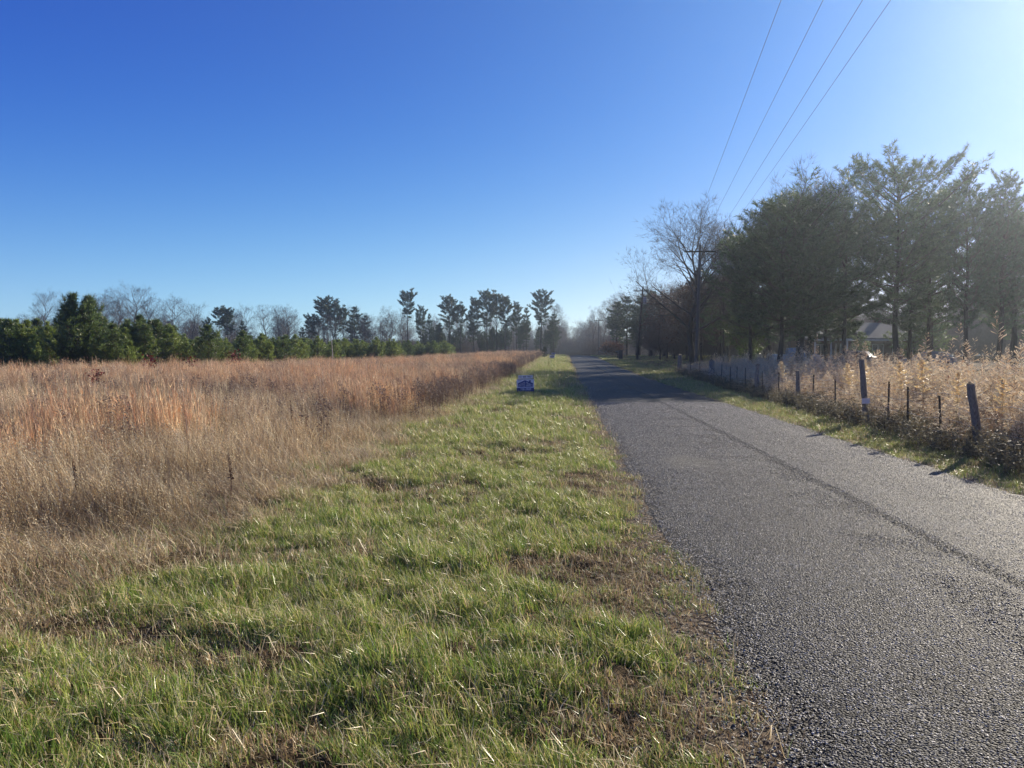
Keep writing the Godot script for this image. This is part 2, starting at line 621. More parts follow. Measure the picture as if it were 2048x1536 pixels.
	for k in 3:
		fine.append(turf(200 + k, 26, 0.16, 0.22, 0.58, 0.0040, 0.6, [[tan_, 0.44], [brown, 0.18], [straw, 0.32], [rust, 0.06]], 0.5))
	var under := turf(210, 40, 0.18, 0.05, 0.22, 0.004, 1.0, [[brown, 0.3], [tan_, 0.4], [straw, 0.2], [green, 0.1]])
	var orange := Color(0.53, 0.355, 0.215)
	var gold := Color(0.64, 0.49, 0.30)
	var tall := []
	for k in 3:
		tall.append(sedge(220 + k, 26, 0.16, 1.25, 0.0065, orange if k < 2 else gold))
	var stray := sedge(226, 3, 0.1, 1.75, 0.007, gold)
	var dark := []
	for k in 2:
		dark.append(weed(230 + k, 1.1, 9, Color(0.13, 0.085, 0.065), 20, 0.045, Color(0.2, 0.15, 0.12), 0.3))

	var swept := turf(215, 34, 0.16, 0.18, 0.48, 0.0048, 1.0, [[straw, 0.6], [tan_, 0.3], [lime, 0.1]])
	var in_field := func(x: float, d: float) -> bool:
		return x < verge_edge(d) + 0.12 and x > plantation_edge(d) - 1.0
	var deep := func(x: float, d: float) -> float: return verge_edge(d) - x
	var is_fine := func(x: float, d: float) -> Array:
		if not in_field.call(x, d): return [0.0, 1.0, white]
		var far := smoothstep(14.0, 26.0, d)
		var h := (0.35 + 0.65 * smoothstep(0.0, 1.6, deep.call(x, d))) * (1.0 + 0.6 * patchy.get_noise_2d(x * 1.4, d * 1.4))
		var t := 1.0 + 0.28 * wide.get_noise_2d(x, d) + 0.2 * patchy.get_noise_2d(x * 1.7, d * 1.7)
		return [(1.0 - 0.55 * far) * (0.75 + 0.5 * patchy.get_noise_2d(x * 1.4 + 20.0, d * 1.4)), h, Color(t, t * 0.98, t * 0.95)]
	var is_under := func(x: float, d: float) -> Array:
		if not in_field.call(x, d): return [0.0, 1.0, white]
		return [1.0, 1.0, white]
	var is_tall := func(x: float, d: float) -> Array:
		if not in_field.call(x, d): return [0.0, 1.0, white]
		var p := wide.get_noise_2d(x, d * 0.6)
		var k := smoothstep(13.0, 27.0, d + 12.0 * p) * smoothstep(0.2, 1.4, deep.call(x, d))
		k = maxf(k, 0.14 * smoothstep(0.1, 0.35, patchy.get_noise_2d(x * 0.8 + 9.0, d * 0.8)) * smoothstep(0.9, 2.5, deep.call(x, d)))
		return [k, 0.8 + 0.3 * p + 0.35 * patchy.get_noise_2d(x * 1.1, d * 1.1), Color(0.95 + 0.35 * p, 0.95 + 0.25 * p, 0.95 + 0.1 * p)]
	var is_dark := func(x: float, d: float) -> Array:
		if not in_field.call(x, d): return [0.0, 1.0, white]
		var e: float = deep.call(x, d)
		var k := 0.9 * smoothstep(14.0, 19.0, d) * smoothstep(2.6, 0.4, e) + 0.12
		k += 0.7 * smoothstep(60.0, 75.0, d) * smoothstep(-0.1, 0.3, patchy.get_noise_2d(x * 0.3, d * 0.3))
		return [k * smoothstep(-0.1, 0.5, e) * smoothstep(6.0, 14.0, d), 0.85, white]

	var is_swept := func(x: float, d: float) -> Array:
		var e: float = deep.call(x, d)
		return [smoothstep(-0.35, 0.0, e) * smoothstep(1.7, 0.3, e) * smoothstep(-0.05, 0.3, patchy.get_noise_2d(x * 0.7 + 3.0, d * 0.7)), 0.45, white]
	var field := stuff("brown_field_grass", "fine brown dead grass of the wild field beside the mown verge", "grass")
	var broom := stuff("broomsedge", "tall orange broomsedge grass filling the field up to the young pines", "grass")
	var wilted := stuff("dark_weeds", "dark dead weeds along the edge of the tall grass", "weeds")
	for z in [[1.2, 9.0, -12.0, 1.0, 1.0], [9.0, 20.0, -20.0, 0.45, 1.15], [20.0, 45.0, -40.0, 0.10, 1.6], [45.0, 135.0, -34.0, 0.02, 2.4]]:
		var s0 := int(z[0] * 10)
		for k in 3:
			spread(field, fine[k], M["dry grass"], 1500 + s0 + k, z[2], -2.6, z[0], z[1], 48.0 * z[3], is_fine, 0.75 * sqrt(z[4]), 1.25 * sqrt(z[4]))
		spread(field, swept, M["dry grass"], 1520 + s0, -5.2, -2.4, z[0], z[1], 34.0 * z[3], is_swept, 0.8 * z[4], 1.3 * z[4])
		spread(field, under, M["dry grass"], 1510 + s0, z[2], -2.6, z[0], z[1], 60.0 * z[3], is_under, 0.8 * z[4], 1.3 * z[4])
	for z in [[5.0, 20.0, -20.0, 6.0], [20.0, 45.0, -42.0, 4.4], [45.0, 80.0, -34.0, 2.6], [80.0, 140.0, -30.0, 1.8]]:
		var s0 := int(z[0] * 10)
		for k in 3:
			spread(broom, tall[k], M["broomsedge"], 1600 + s0 + k, z[2], -2.6, z[0], z[1], z[3], is_tall, 0.6, 1.15)
		spread(broom, stray, M["broomsedge"], 1650 + s0, z[2], -3.2, z[0], z[1], z[3] * 0.12, is_tall, 0.7, 1.1)
		for k in 2:
			spread(wilted, dark[k], M["weeds"], 1700 + s0 + k, z[2] * 0.6, -2.6, z[0], z[1], 3.2, is_dark, 0.6, 1.15)

	# dry weeds along and behind the wire fence
	var fence_weeds := stuff("fence_weeds", "tall dry brown weeds growing through and behind the wire fence", "weeds")
	var dry := []
	for k in 3:
		dry.append(weed(240 + k, 1.4, 20, [Color(0.30, 0.20, 0.125), Color(0.21, 0.145, 0.105), Color(0.50, 0.37, 0.225)][k], 6, 0.03, Color(0.7, 0.58, 0.4), 0.25))
	var reed := weed(246, 1.95, 5, Color(0.42, 0.27, 0.16), 7, 0.10, Color(0.68, 0.52, 0.34), 0.8)
	var low := weed(245, 0.55, 14, Color(0.17, 0.15, 0.095), 22, 0.05, Color(0.4, 0.33, 0.25), 0.0)
	var by_fence := func(x: float, d: float) -> Array:
		var e := x - (6.0 + 0.045 * d)
		var k := smoothstep(-0.25, 0.5, e) * smoothstep(8.0, 5.0, e) * smoothstep(62.0, 50.0, d)
		var h := (0.60 + 0.22 * smoothstep(24.0, 10.0, d)) * (0.75 + 0.45 * smoothstep(0.3, 2.5, e)) * (1.0 + 0.8 * patchy.get_noise_2d(x * 1.3, d * 1.3))
		return [k, h, white]
	var hem := func(x: float, d: float) -> Array:
		var e := x - (6.0 + 0.045 * d)
		return [smoothstep(-0.75, -0.25, e) * smoothstep(1.6, 0.4, e) * smoothstep(60.0, 40.0, d), 0.9, white]
	for k in 3:
		spread(fence_weeds, dry[k], M["weeds"], 1800 + k, 6.2, 16.0, 5.0, 57.0, 2.6, by_fence, 0.7, 1.2)
	spread(fence_weeds, reed, M["weeds"], 1805, 6.6, 15.0, 5.0, 40.0, 2.4, by_fence, 0.7, 1.15)
	spread(fence_weeds, low, M["weeds"], 1810, 5.8, 10.5, 5.0, 60.0, 12.0, hem, 0.7, 1.2)


func plantation_edge(d: float) -> float:
	return -29.0 + 2.0 * smoothstep(40.0, 70.0, d) + 8.5 * smoothstep(68.0, 118.0, d)


# ---------------------------------------------------------------- trees
func limb(b: Buf, g: RandomNumberGenerator, p: Vector3, dir: Vector3, length: float, r: float, level: int, most: int, kids: Array, rise_: float, col: Color, ends: Array) -> void:
	var segs := 4 if level <= 1 else (3 if level == 2 else 2)
	if level >= 4:
		segs = 1
	var pts := PackedVector3Array([p])
	var rad := PackedFloat32Array([r])
	var q := p
	var dd := dir
	for i in segs:
		dd = (dd + Vector3(g.randf_range(-1, 1), g.randf_range(-0.6, 1) * 0.7 + rise_, g.randf_range(-1, 1)) * (0.16 if level < 4 else 0.05)).normalized()
		q += dd * length / segs
		pts.append(q)
		rad.append(r * (1.0 - 0.72 * (i + 1.0) / segs))
	var cc := tint(g, col, 0.15)
	b.tube(pts, rad, 6 if level <= 1 else (4 if level == 2 else 3), cc)
	if level >= most:
		ends.append([q, dd])
		return
	var count: int = kids[mini(level, kids.size() - 1)]
	for k in count:
		var t := 0.25 + 0.75 * (k + g.randf() * 0.8) / count
		t = minf(t, 1.0)
		var f := t * segs
		var i := mini(int(f), segs - 1)
		var at := pts[i].lerp(pts[i + 1], f - i)
		var fwd := (pts[i + 1] - pts[i]).normalized()
		var a := g.randf() * TAU
		var side := fwd.cross(Vector3(sin(a), cos(a) * 0.4, cos(a))).normalized()
		var nd := (fwd * g.randf_range(0.65, 1.0) + side * g.randf_range(0.55, 0.95)).normalized()
		limb(b, g, at, nd, length * g.randf_range(0.42, 0.68) * (1.15 - 0.35 * t), maxf(lerpf(rad[i], rad[i + 1], f - i) * 0.62, 0.006), level + 1, most, kids, rise_, col, ends)


# a leafless broadleaf tree: {h, trunk share, spread, kids, most, rise, leaves}
func bare_tree(seed_: int, o: Dictionary) -> Array:
	var g := RandomNumberGenerator.new()
	g.seed = seed_
	var h: float = o.h
	var col: Color = o.get("col", Color(0.12, 0.1, 0.085))
	var tb := Buf.new()
	var r: float = o.get("r", h * 0.014)
	var pts := PackedVector3Array([Vector3(0, -0.3, 0)])
	var rad := PackedFloat32Array([r * 1.35])
	var q := Vector3.ZERO
	var clear: float = h * o.trunk
	var full: float = h * o.get("leader", 0.8)
	for i in 8:
		q = Vector3(g.randf_range(-1, 1) * 0.012 * h * minf(i, 3.0), full * (i + 0.15) / 7.0, g.randf_range(-1, 1) * 0.012 * h * minf(i, 3.0))
		pts.append(q)
		rad.append(r * (1.0 - 0.85 * i / 7.0))
	tb.tube(pts, rad, 8, col)
	var cb := Buf.new()
	var ends := []
	var count: int = o.limbs
	for k in count:
		var t := (k + g.randf()) / count
		var y := lerpf(clear, full, t)
		var f := clampf(y / full * 7.0 - 0.15, 0.0, 6.99)
		var i := int(f)
		var at := pts[i + 1].lerp(pts[mini(i + 2, 8)], f - i)
		var a := k * 2.4 + g.randf() * 0.9
		var tilt: float = lerpf(o.get("tilt", 0.5), 1.3, t)
		var dir := Vector3(cos(a), tilt, sin(a)).normalized()
		var len_: float = h * o.spread * lerpf(1.0, 0.6, t) * g.randf_range(0.8, 1.15)
		limb(cb, g, at, dir, len_, r * lerpf(0.45, 0.25, t), 1, o.most, o.kids, o.get("rise", 0.35), col, ends)
	# the finest twigs, as slender slips
	var fine: int = o.get("fine", 3)
	for e in ends:
		for k in fine:
			var dir: Vector3 = (e[1] + Vector3(g.randf_range(-1, 1), g.randf_range(-0.4, 1.1), g.randf_range(-1, 1)) * 0.75).normalized()
			var l := h * 0.042 * g.randf_range(0.6, 1.4)
			var s = dir.cross(Vector3(g.randf_range(-1, 1), g.randf_range(-1, 1), 0.3)).normalized() * o.get("twig", 0.006)
			var p: Vector3 = e[0]
			cb.n.append(s.normalized()); cb.n.append(s.normalized()); cb.n.append(s.normalized())
			cb.tri(p - s, p + s, p + dir * l, col)
	var lb: Buf = null
	if o.has("leaves"):
		lb = Buf.new()
		var leaf_col: Color = o.leaves
		for e in ends:
			for k in int(o.get("leaf_count", 4)):
				var p: Vector3 = e[0] + Vector3(g.randf_range(-1, 1), g.randf_range(-1, 1), g.randf_range(-1, 1)) * 0.28
				var u := Vector3(g.randf_range(-1, 1), g.randf_range(-1, 1), g.randf_range(-1, 1)).normalized() * 0.09
				var w := u.cross(Vector3(g.randf_range(-1, 1), 1, g.randf_range(-1, 1))).normalized() * 0.055
				var lc := tint(g, leaf_col, 0.4)
				lb.tri(p - u, p + w, p + u, lc)
				lb.tri(p - u, p + u, p - w, lc)
	return [tb.mesh(), cb.mesh(), lb.mesh() if lb else null]


func tuft(b: Buf, g: RandomNumberGenerator, p: Vector3, dir: Vector3, count: int, length: float, w: float, col: Color) -> void:
	var c := tint(g, col, 0.5)
	for k in count:
		var d := (dir * 0.55 + Vector3(g.randf_range(-1, 1), g.randf_range(-0.7, 1), g.randf_range(-1, 1))).normalized()
		var s := d.cross(Vector3(g.randf_range(-1, 1), g.randf_range(-1, 1), g.randf_range(-1, 1))).normalized() * w
		var q := p - dir * g.randf() * length * 0.7
		b.tri(q - s, q + s, q + d * length * g.randf_range(0.7, 1.15), c)


# a pine: {h, base (share of the trunk bare), width, whorls, per, needle, nw, n, col, top, lift}
func pine(seed_: int, o: Dictionary) -> Array:
	var g := RandomNumberGenerator.new()
	g.seed = seed_
	var h: float = o.h
	var bark: Color = o.get("bark", Color(0.10, 0.075, 0.06))
	var tb := Buf.new()
	var r: float = o.get("r", h * 0.0135)
	var pts := PackedVector3Array([Vector3(0, -0.3, 0)])
	var rad := PackedFloat32Array([r * 1.25])
	for i in 9:
		var k := 0.006 * h * (0.0 if i == 0 else 1.0)
		pts.append(Vector3(g.randf_range(-k, k), h * 0.97 * i / 8.0, g.randf_range(-k, k)))
		rad.append(maxf(r * (1.0 - 0.95 * i / 8.0), 0.015))
	tb.tube(pts, rad, 8, bark)
	var wood := Buf.new()
	var b := Buf.new()
	var base: float = o.base
	var whorls: int = o.whorls
	var lift: float = o.get("lift", 0.1)
	var top: float = o.get("top", 0.25)
	var fat: float = o.get("fat", 0.35)
	for w in whorls:
		var t := (w + g.randf()) / whorls
		var y := h * lerpf(base, 0.98, t)
		var f := clampf(y / (h * 0.97) * 8.0, 0.0, 7.99)
		var at := pts[1 + int(f)].lerp(pts[mini(2 + int(f), 9)], f - int(f))
		var reach := sqrt(clampf(t / fat, 0.15, 1.0)) if t < fat else lerpf(1.0, top, pow((t - fat) / (1.0 - fat), o.get("curve", 1.3)))
		if o.has("round"):
			reach = sqrt(maxf(0.1, 1.0 - pow((t - o.round) / (1.03 - o.round), 2.0)))
		reach *= g.randf_range(0.82, 1.15)
		var per: int = o.per
		var turn0 := g.randf() * TAU
		for k in per:
			if g.randf() < o.get("gap", 0.15):
				continue
			var a := turn0 + TAU * k / per + g.randf_range(-0.4, 0.4)
			var length: float = o.width * reach * g.randf_range(0.6, 1.12) * (1.0 + o.get("lobes", 0.0) * sin(a * 2.0 + t * 6.0 + seed_))
			var up := lerpf(lift, o.get("lift_top", 0.9), t) + g.randf_range(-0.12, 0.12)
			var dir := Vector3(cos(a), up, sin(a)).normalized()
			var p := at
			var bp := PackedVector3Array([p])
			var br := PackedFloat32Array([maxf(length * 0.012, 0.008)])
			for i in 4:
				dir = (dir + Vector3(g.randf_range(-0.14, 0.14), 0.07 + o.get("curl", 0.0), g.randf_range(-0.14, 0.14))).normalized()
				p += dir * length / 4.0
				bp.append(p)
				br.append(maxf(length * 0.012 * (1.0 - 0.22 * (i + 1)), 0.005))
			wood.tube(bp, br, 4, bark)
			var needles: Color = o.col
			tuft(b, g, p, dir, o.n + 3, o.needle * 1.1, o.nw, needles)
			var subs := int(clampf(length / o.get("gaps", 0.3), 2.0, 16.0))
			for s in subs:
				var u := lerpf(o.get("inner", 0.3), 1.0, (s + g.randf()) / subs)
				var i := mini(int(u * 4.0), 3)
				var sp := bp[i].lerp(bp[i + 1], u * 4.0 - i)
				var side := dir.cross(Vector3.UP).normalized() * (1.0 if s % 2 == 0 else -1.0)
				var sd := (dir * 0.7 + side * g.randf_range(0.4, 1.0) + Vector3.UP * g.randf_range(-0.1, 0.55)).normalized()
				var sl := length * 0.4 * g.randf_range(0.35, 1.0) * (1.25 - u * 0.6)
				var ep := sp + sd * sl
				wood.tube(PackedVector3Array([sp, ep]), PackedFloat32Array([0.009, 0.004]), 3, bark)
				tuft(b, g, ep, sd, o.n, o.needle, o.nw, needles)
				if sl > 0.35:
					tuft(b, g, sp.lerp(ep, 0.6), (sd + Vector3.UP * 0.4).normalized(), o.n - 2, o.needle, o.nw, needles)
				if sl > 0.7:
					var e2 := sp.lerp(ep, 0.5) + (sd + side * 0.8).normalized() * sl * 0.45
					wood.tube(PackedVector3Array([sp.lerp(ep, 0.5), e2]), PackedFloat32Array([0.007, 0.004]), 3, bark)
					tuft(b, g, e2, sd, o.n, o.needle, o.nw, needles)
	tuft(b, g, pts[9] + Vector3(0, 0.05, 0), Vector3.UP, o.n + 6, o.needle * 1.2, o.nw, o.col)
	return [tb.mesh(), b.mesh(), wood.mesh()]


func plant_pine(meshes: Array, called: String, label: String, category := "tree", group := "") -> Node3D:
	var o := thing(called, label, category, Vector3.ZERO, 0.0, group)
	part("trunk", meshes[0], M["bark"], o)
	var crown := part("crown", meshes[1], M["needles"], o)
	part("branches", meshes[2], M["twigs"], crown)
	return o


func plant_bare(meshes: Array, called: String, label: String, category := "tree", group := "") -> Node3D:
	var o := thing(called, label, category, Vector3.ZERO, 0.0, group)
	part("trunk", meshes[0], M["bark"], o)
	var crown := part("crown", meshes[1], M["twigs"], o)
	if meshes[2] != null:
		part("leaves", meshes[2], M["dry leaves"], crown)
	return o


# puts the first tree of a kind where it is wanted, and copies of it afterwards
class Kind:
	var proto: Node3D
	var used := false
	var height := 1.0


func kind(o: Node3D, h: float) -> Kind:
	var k := Kind.new()
	k.proto = o
	k.height = h
	return k


func plant(k: Kind, x: float, d: float, h: float, turn: float, wide_ := 1.0, label := "", group := "") -> Node3D:
	var s := h / k.height
	var size := Vector3(s * wide_, s, s * wide_)
	var at := spot(x, d, 0.05)
	if not k.used:
		k.used = true
		k.proto.position = at
		k.proto.rotation.y = turn
		k.proto.scale = size
		if label != "":
			k.proto.set_meta("label", label)
		if group != "":
			k.proto.set_meta("group", group)
		return k.proto
	var base: String = k.proto.get_meta("base")
	return copy(k.proto, base, at, turn, size, label, group)


func new_kind(meshes: Array, called: String, is_pine: bool, h: float, label := "tree") -> Kind:
	var o := plant_pine(meshes, called, label) if is_pine else plant_bare(meshes, called, label)
	o.set_meta("base", called)
	return kind(o, h)


func where_left(s: float) -> String:
	for z in [[-0.76, "past the left edge"], [-0.68, "at the left edge"], [-0.61, "under the highest left pines"], [-0.54, "ending the dense pine block"], [-0.48, "beside the dense pine block"], [-0.42, "below the small pine group"], [-0.36, "left of the first clump"], [-0.31, "before the first pine clump"], [-0.26, "right of the first clump"], [-0.21, "in the gap between pines"], [-0.15, "left in the long row"], [-0.10, "mid-way along the long row"], [-0.05, "right in the long row"], [0.0, "by the last tall pine"], [0.03, "straight over the road's end"]]:
		if s < z[0]:
			return z[1]
	return "right of the road's end"


func where_right(s: float) -> String:
	for z in [[0.135, "by the orange bush"], [0.17, "left of the bare oak"], [0.21, "behind the bare oak"], [0.26, "right of the bare oak"], [0.31, "behind the broad first pine"], [0.36, "behind the house's left end"], [0.42, "behind the house"], [0.48, "behind the tallest pine"], [0.54, "behind the first white pine"], [0.60, "behind the second white pine"], [0.66, "at the right edge"]]:
		if s < z[0]:
			return z[1]
	return "past the right edge"


func size_word(h: float, a: float, b: float) -> String:
	return "short" if h < a else ("tall" if h > b else "middling")


func grow_trees() -> void:
	var g := RandomNumberGenerator.new()
	g.seed = 4242
	var dark_green := Color(0.085, 0.125, 0.05)
	var mid_green := Color(0.12, 0.17, 0.045)
	var bright := Color(0.23, 0.29, 0.065)

	# ---- pines of the yard on the right, each with its own look
	var near_opts := {"base": 0.2, "width": 3.6, "whorls": 15, "per": 5, "needle": 0.33, "nw": 0.017, "n": 15, "col": dark_green, "top": 0.34, "lift": -0.04, "lift_top": 0.95, "fat": 0.35, "gap": 0.26, "inner": 0.26, "gaps": 0.19, "curl": 0.04, "curve": 2.1, "lobes": 0.22}
	var mk := func(seed_: int, over: Dictionary) -> Array:
		var o := near_opts.duplicate()
		o.merge(over, true)
		return pine(seed_, o)
	var round_a := new_kind(mk.call(31, {"h": 11.0, "width": 4.0, "base": 0.17, "whorls": 17}), "pine_tree", true, 11.0)
	var round_b := new_kind(mk.call(32, {"h": 13.5, "base": 0.22, "whorls": 20, "width": 4.3, "col": Color(0.09, 0.13, 0.05), "top": 0.36}), "pine_tree", true, 13.5)
	var round_c := new_kind(mk.call(33, {"h": 12.0, "width": 3.8, "base": 0.25, "whorls": 17}), "pine_tree", true, 12.0)
	var spire := new_kind(mk.call(34, {"h": 14.0, "width": 3.9, "gap": 0.12, "base": 0.2, "whorls": 22, "per": 6, "needle": 0.22, "n": 14, "curl": 0.12, "lift": 0.1, "lift_top": 1.1, "top": 0.24, "curve": 1.4, "lobes": 0.15, "gaps": 0.17, "inner": 0.22, "col": Color(0.07, 0.11, 0.055)}), "white_pine", true, 14.0)
	var yard := "pines in the yard behind the wire fence"
	plant(round_a, 13.2, 46.0, 10.3, 0.4, 1.3, "broad dark pine with low boughs just right of the nearest utility pole", yard)
	plant(round_c, 18.0, 49.0, 10.8, 1.9, 1.15, "thick-trunked pine in front of the house beside the dark parked car", yard)
	plant(round_b, 21.6, 50.0, 13.4, 0.9, 1.15, "tallest round-topped pine of the yard, with tufts standing against the sky", yard)
	plant(round_a, 25.6, 54.0, 12.1, 2.6, 1.05, "pine with long sloping boughs between the tallest pine and the white pines", yard)
	plant(spire, 26.0, 50.0, 13.1, 0.2, 0.95, "white pine with a pointed bushy top, first one right of the tallest pine", yard)
	plant(spire, 29.0, 51.5, 13.2, 2.2, 1.1, "white pine with upswept open boughs beside the pale bare sapling", yard)
	plant(round_c, 33.5, 53.0, 11.6, 4.0, 1.0, "pine at the right edge of the picture behind the tall weeds", yard)
	plant(round_b, 38.0, 55.0, 12.5, 5.0, 1.0, "outermost pine of the yard, past the white pines", yard)
	plant(round_c, 14.8, 60.0, 11.0, 3.0, 0.95, "slim pine standing behind the broad dark pine, its trunk bare below", yard)
	plant(round_a, 23.0, 64.0, 11.6, 5.2, 0.9, "pine behind the tallest pine beside the house wall", yard)
	plant(spire, 31.5, 66.0, 12.0, 1.2, 0.95, "pine behind the white pines beside the light coloured car", yard)
	plant(round_a, 40.5, 70.0, 11.6, 0.2, 1.0, "pine far right behind the outermost pine of the yard", yard)

	for t in [[14.6, 46.5, 10.7, 1, "pine crowded against the right side of the broad first pine"], [12.2, 49.5, 9.0, 0, "lower pine crowded against the left side of the broad first pine"], [16.5, 53.5, 9.7, 0, "dark pine filling the gap between the first two yard pines"], [19.6, 57.0, 10.0, 1, "pine close behind the thick-trunked pine of the yard"], [27.5, 61.0, 11.1, 0, "dense pine behind the first white pine"], [21.5, 75.0, 10.2, 1, "pine farther back beside the pale blue pickup"], [36.0, 62.0, 11.6, 0, "pine in the second row at the right edge of the picture"], [15.6, 75.0, 8.7, 1, "small pine far back between the bare oak and the pickup"]]:
		plant([round_c, round_a][t[3]], t[0], t[1], t[2], g.randf() * TAU, 1.2, t[4], yard)

	# ---- bare trees of the yard
	var oak := new_kind(bare_tree(51, {"h": 13.5, "trunk": 0.22, "leader": 0.78, "spread": 0.46, "limbs": 17, "kids": [6, 6, 6, 5], "most": 4, "fine": 4, "twig": 0.0075, "tilt": 0.6, "r": 0.26, "rise": 0.28, "col": Color(0.085, 0.07, 0.062)}), "bare_oak", false, 13.5)
	var elm := new_kind(bare_tree(52, {"h": 16.0, "trunk": 0.35, "leader": 0.68, "spread": 0.34, "limbs": 16, "kids": [7, 6, 6, 5], "most": 4, "fine": 4, "twig": 0.009, "tilt": 0.9, "r": 0.24, "rise": 0.5, "col": Color(0.075, 0.062, 0.055)}), "bare_tree", false, 16.0)
	plant(oak, 11.3, 66.0, 13.0, 0.3, 1.1, "big bare oak with a wide round crown behind the nearest utility pole", "leafless trees of the yard")
	plant(elm, 19.8, 61.0, 16.4, 1.0, 1.0, "tall bare tree rising above the pines, its fan of twigs against the sky", "leafless trees of the yard")
	plant(elm, 17.4, 64.0, 14.2, 3.3, 0.85, "smaller bare tree left of the tall bare tree, partly behind the pines", "leafless trees of the yard")
	plant(elm, 15.0, 71.0, 13.6, 4.4, 0.55, "narrow bare tree between the bare oak and the first pine", "leafless trees of the yard")
	plant(elm, 33.0, 57.0, 12.6, 5.2, 0.8, "pale bare sapling between the white pines and the right edge", "leafless trees of the yard")

	# ---- kinds for the backgrounds
	var bare := []
	for k in 4:
		bare.append(new_kind(bare_tree(60 + k, {"h": 12.0, "trunk": 0.3, "leader": 0.85, "spread": [0.30, 0.26, 0.34, 0.22][k], "limbs": 12, "kids": [5, 5, 5, 4], "most": 4, "fine": 3, "tilt": [0.7, 1.0, 0.5, 1.3][k], "rise": 0.45, "col": [Color(0.15, 0.125, 0.11), Color(0.19, 0.16, 0.14), Color(0.12, 0.10, 0.09), Color(0.16, 0.13, 0.115)][k]}), "bare_tree", false, 12.0))
	var leafy := []
	for k in 2:
		leafy.append(new_kind(bare_tree(70 + k, {"h": 8.0, "trunk": 0.15, "leader": 0.85, "spread": 0.36, "limbs": 12, "kids": [5, 5, 5], "most": 3, "fine": 3, "tilt": 0.6, "leaves": [Color(0.12, 0.065, 0.042), Color(0.10, 0.07, 0.048)][k], "leaf_count": 12}), "brown_leaved_oak", false, 8.0))
	var tall_pine := []
	var far_opts := {"h": 15.0, "base": 0.4, "width": 2.9, "whorls": 19, "per": 6, "needle": 0.42, "nw": 0.042, "n": 12, "col": Color(0.045, 0.07, 0.026), "top": 0.42, "lift": -0.05, "lift_top": 0.9, "fat": 0.4, "gap": 0.2, "inner": 0.35, "gaps": 0.28, "curve": 2.4, "lobes": 0.2}
	for k in 4:
		var o := far_opts.duplicate()
		o.merge([{"base": 0.5}, {"base": 0.42, "width": 2.6}, {"base": 0.2, "width": 2.6, "whorls": 22, "top": 0.25, "curve": 1.2}, {"base": 0.64, "width": 2.5, "top": 0.5, "whorls": 13}][k], true)
		tall_pine.append(new_kind(pine(80 + k, o), "tall_pine", true, 15.0))
	var young := []
	for k in 4:
		young.append(new_kind(pine(90 + k, {"h": 4.0, "base": 0.04, "width": 1.5, "whorls": 11, "per": 6, "needle": 0.24, "nw": 0.016, "n": 12, "col": bright if k < 2 else mid_green, "top": 0.1, "lobes": 0.2, "lift": 0.35, "lift_top": 1.6, "fat": 0.2, "gap": 0.08, "inner": 0.25, "gaps": 0.15, "r": 0.04, "curl": 0.1}), "young_pine", true, 4.0))

	# ---- plantation of young pines beyond the field
	var tall_label := "tall young pine in the dense green block beyond the field"
	var small_label := "bright little pine standing in front of the dense pine block"
	var row_label := "low young pine in the long row along the far side of the field"
	for i in 112:
		var d := g.randf_range(44.0, 70.0)
		var x := plantation_edge(d) - 0.5 - pow(g.randf(), 1.6) * 24.0
		var s := x / d
		if s < -1.05:
			continue
		var h := lerpf(2.6, 4.0, smoothstep(-0.47, -0.60, s)) * g.randf_range(0.78, 1.1)
		if s < -0.655 and s > -0.71:
			h *= 1.3
		var yk: int = g.randi() % 4 if h < 4.0 else 2 + g.randi() % 2
		plant(young[yk], x, d, h, g.randf() * TAU, g.randf_range(0.95, 1.3), "%s %s young pine, %s row, %s" % [size_word(h, 3.3, 4.3), "bright green" if yk < 2 else "dark green", "front" if d < 52.0 else ("middle" if d < 61.0 else "back"), where_left(s)], "young pines of the plantation")
	for i in 16:
		var d := g.randf_range(39.0, 50.0)
		var x := plantation_edge(d) + g.randf_range(-4.0, 0.6)
		plant(young[g.randi() % 2], x, d, g.randf_range(1.7, 2.4), g.randf() * TAU, 0.95, "bright little pine edging the field %s, %s" % [where_left(x / d), "nearest row" if d < 44.0 else "second row"], "young pines of the plantation")
	for i in 150:
		var d := g.randf_range(64.0, 128.0)
		var x := plantation_edge(d) - g.randf() * (7.0 + d * 0.05)
		var h := g.randf_range(2.5, 3.5)
		var yk := g.randi() % 3
		plant(young[yk], x, d, h, g.randf() * TAU, g.randf_range(1.1, 1.5), "%s %s low pine, %s, %s" % [size_word(h, 2.8, 3.2), "bright green" if yk < 2 else "darker", where_left(x / d), "nearer rows" if d < 84.0 else ("middle rows" if d < 106.0 else "far rows")], "young pines of the plantation")
	plant(young[2], -26.6, 54.0, 3.7, 0.3, 1.3, "single dark bushy pine at the edge of the field, left of the row", "young pines of the plantation")
	plant(young[3], -26.6, 60.0, 3.5, 0.9, 1.1, "thin-trunked dark pine standing alone in front of the row", "young pines of the plantation")

	# ---- tall pines behind the plantation: [x, d, height, kind, width, label]
	var clump := "tall pines behind the field"
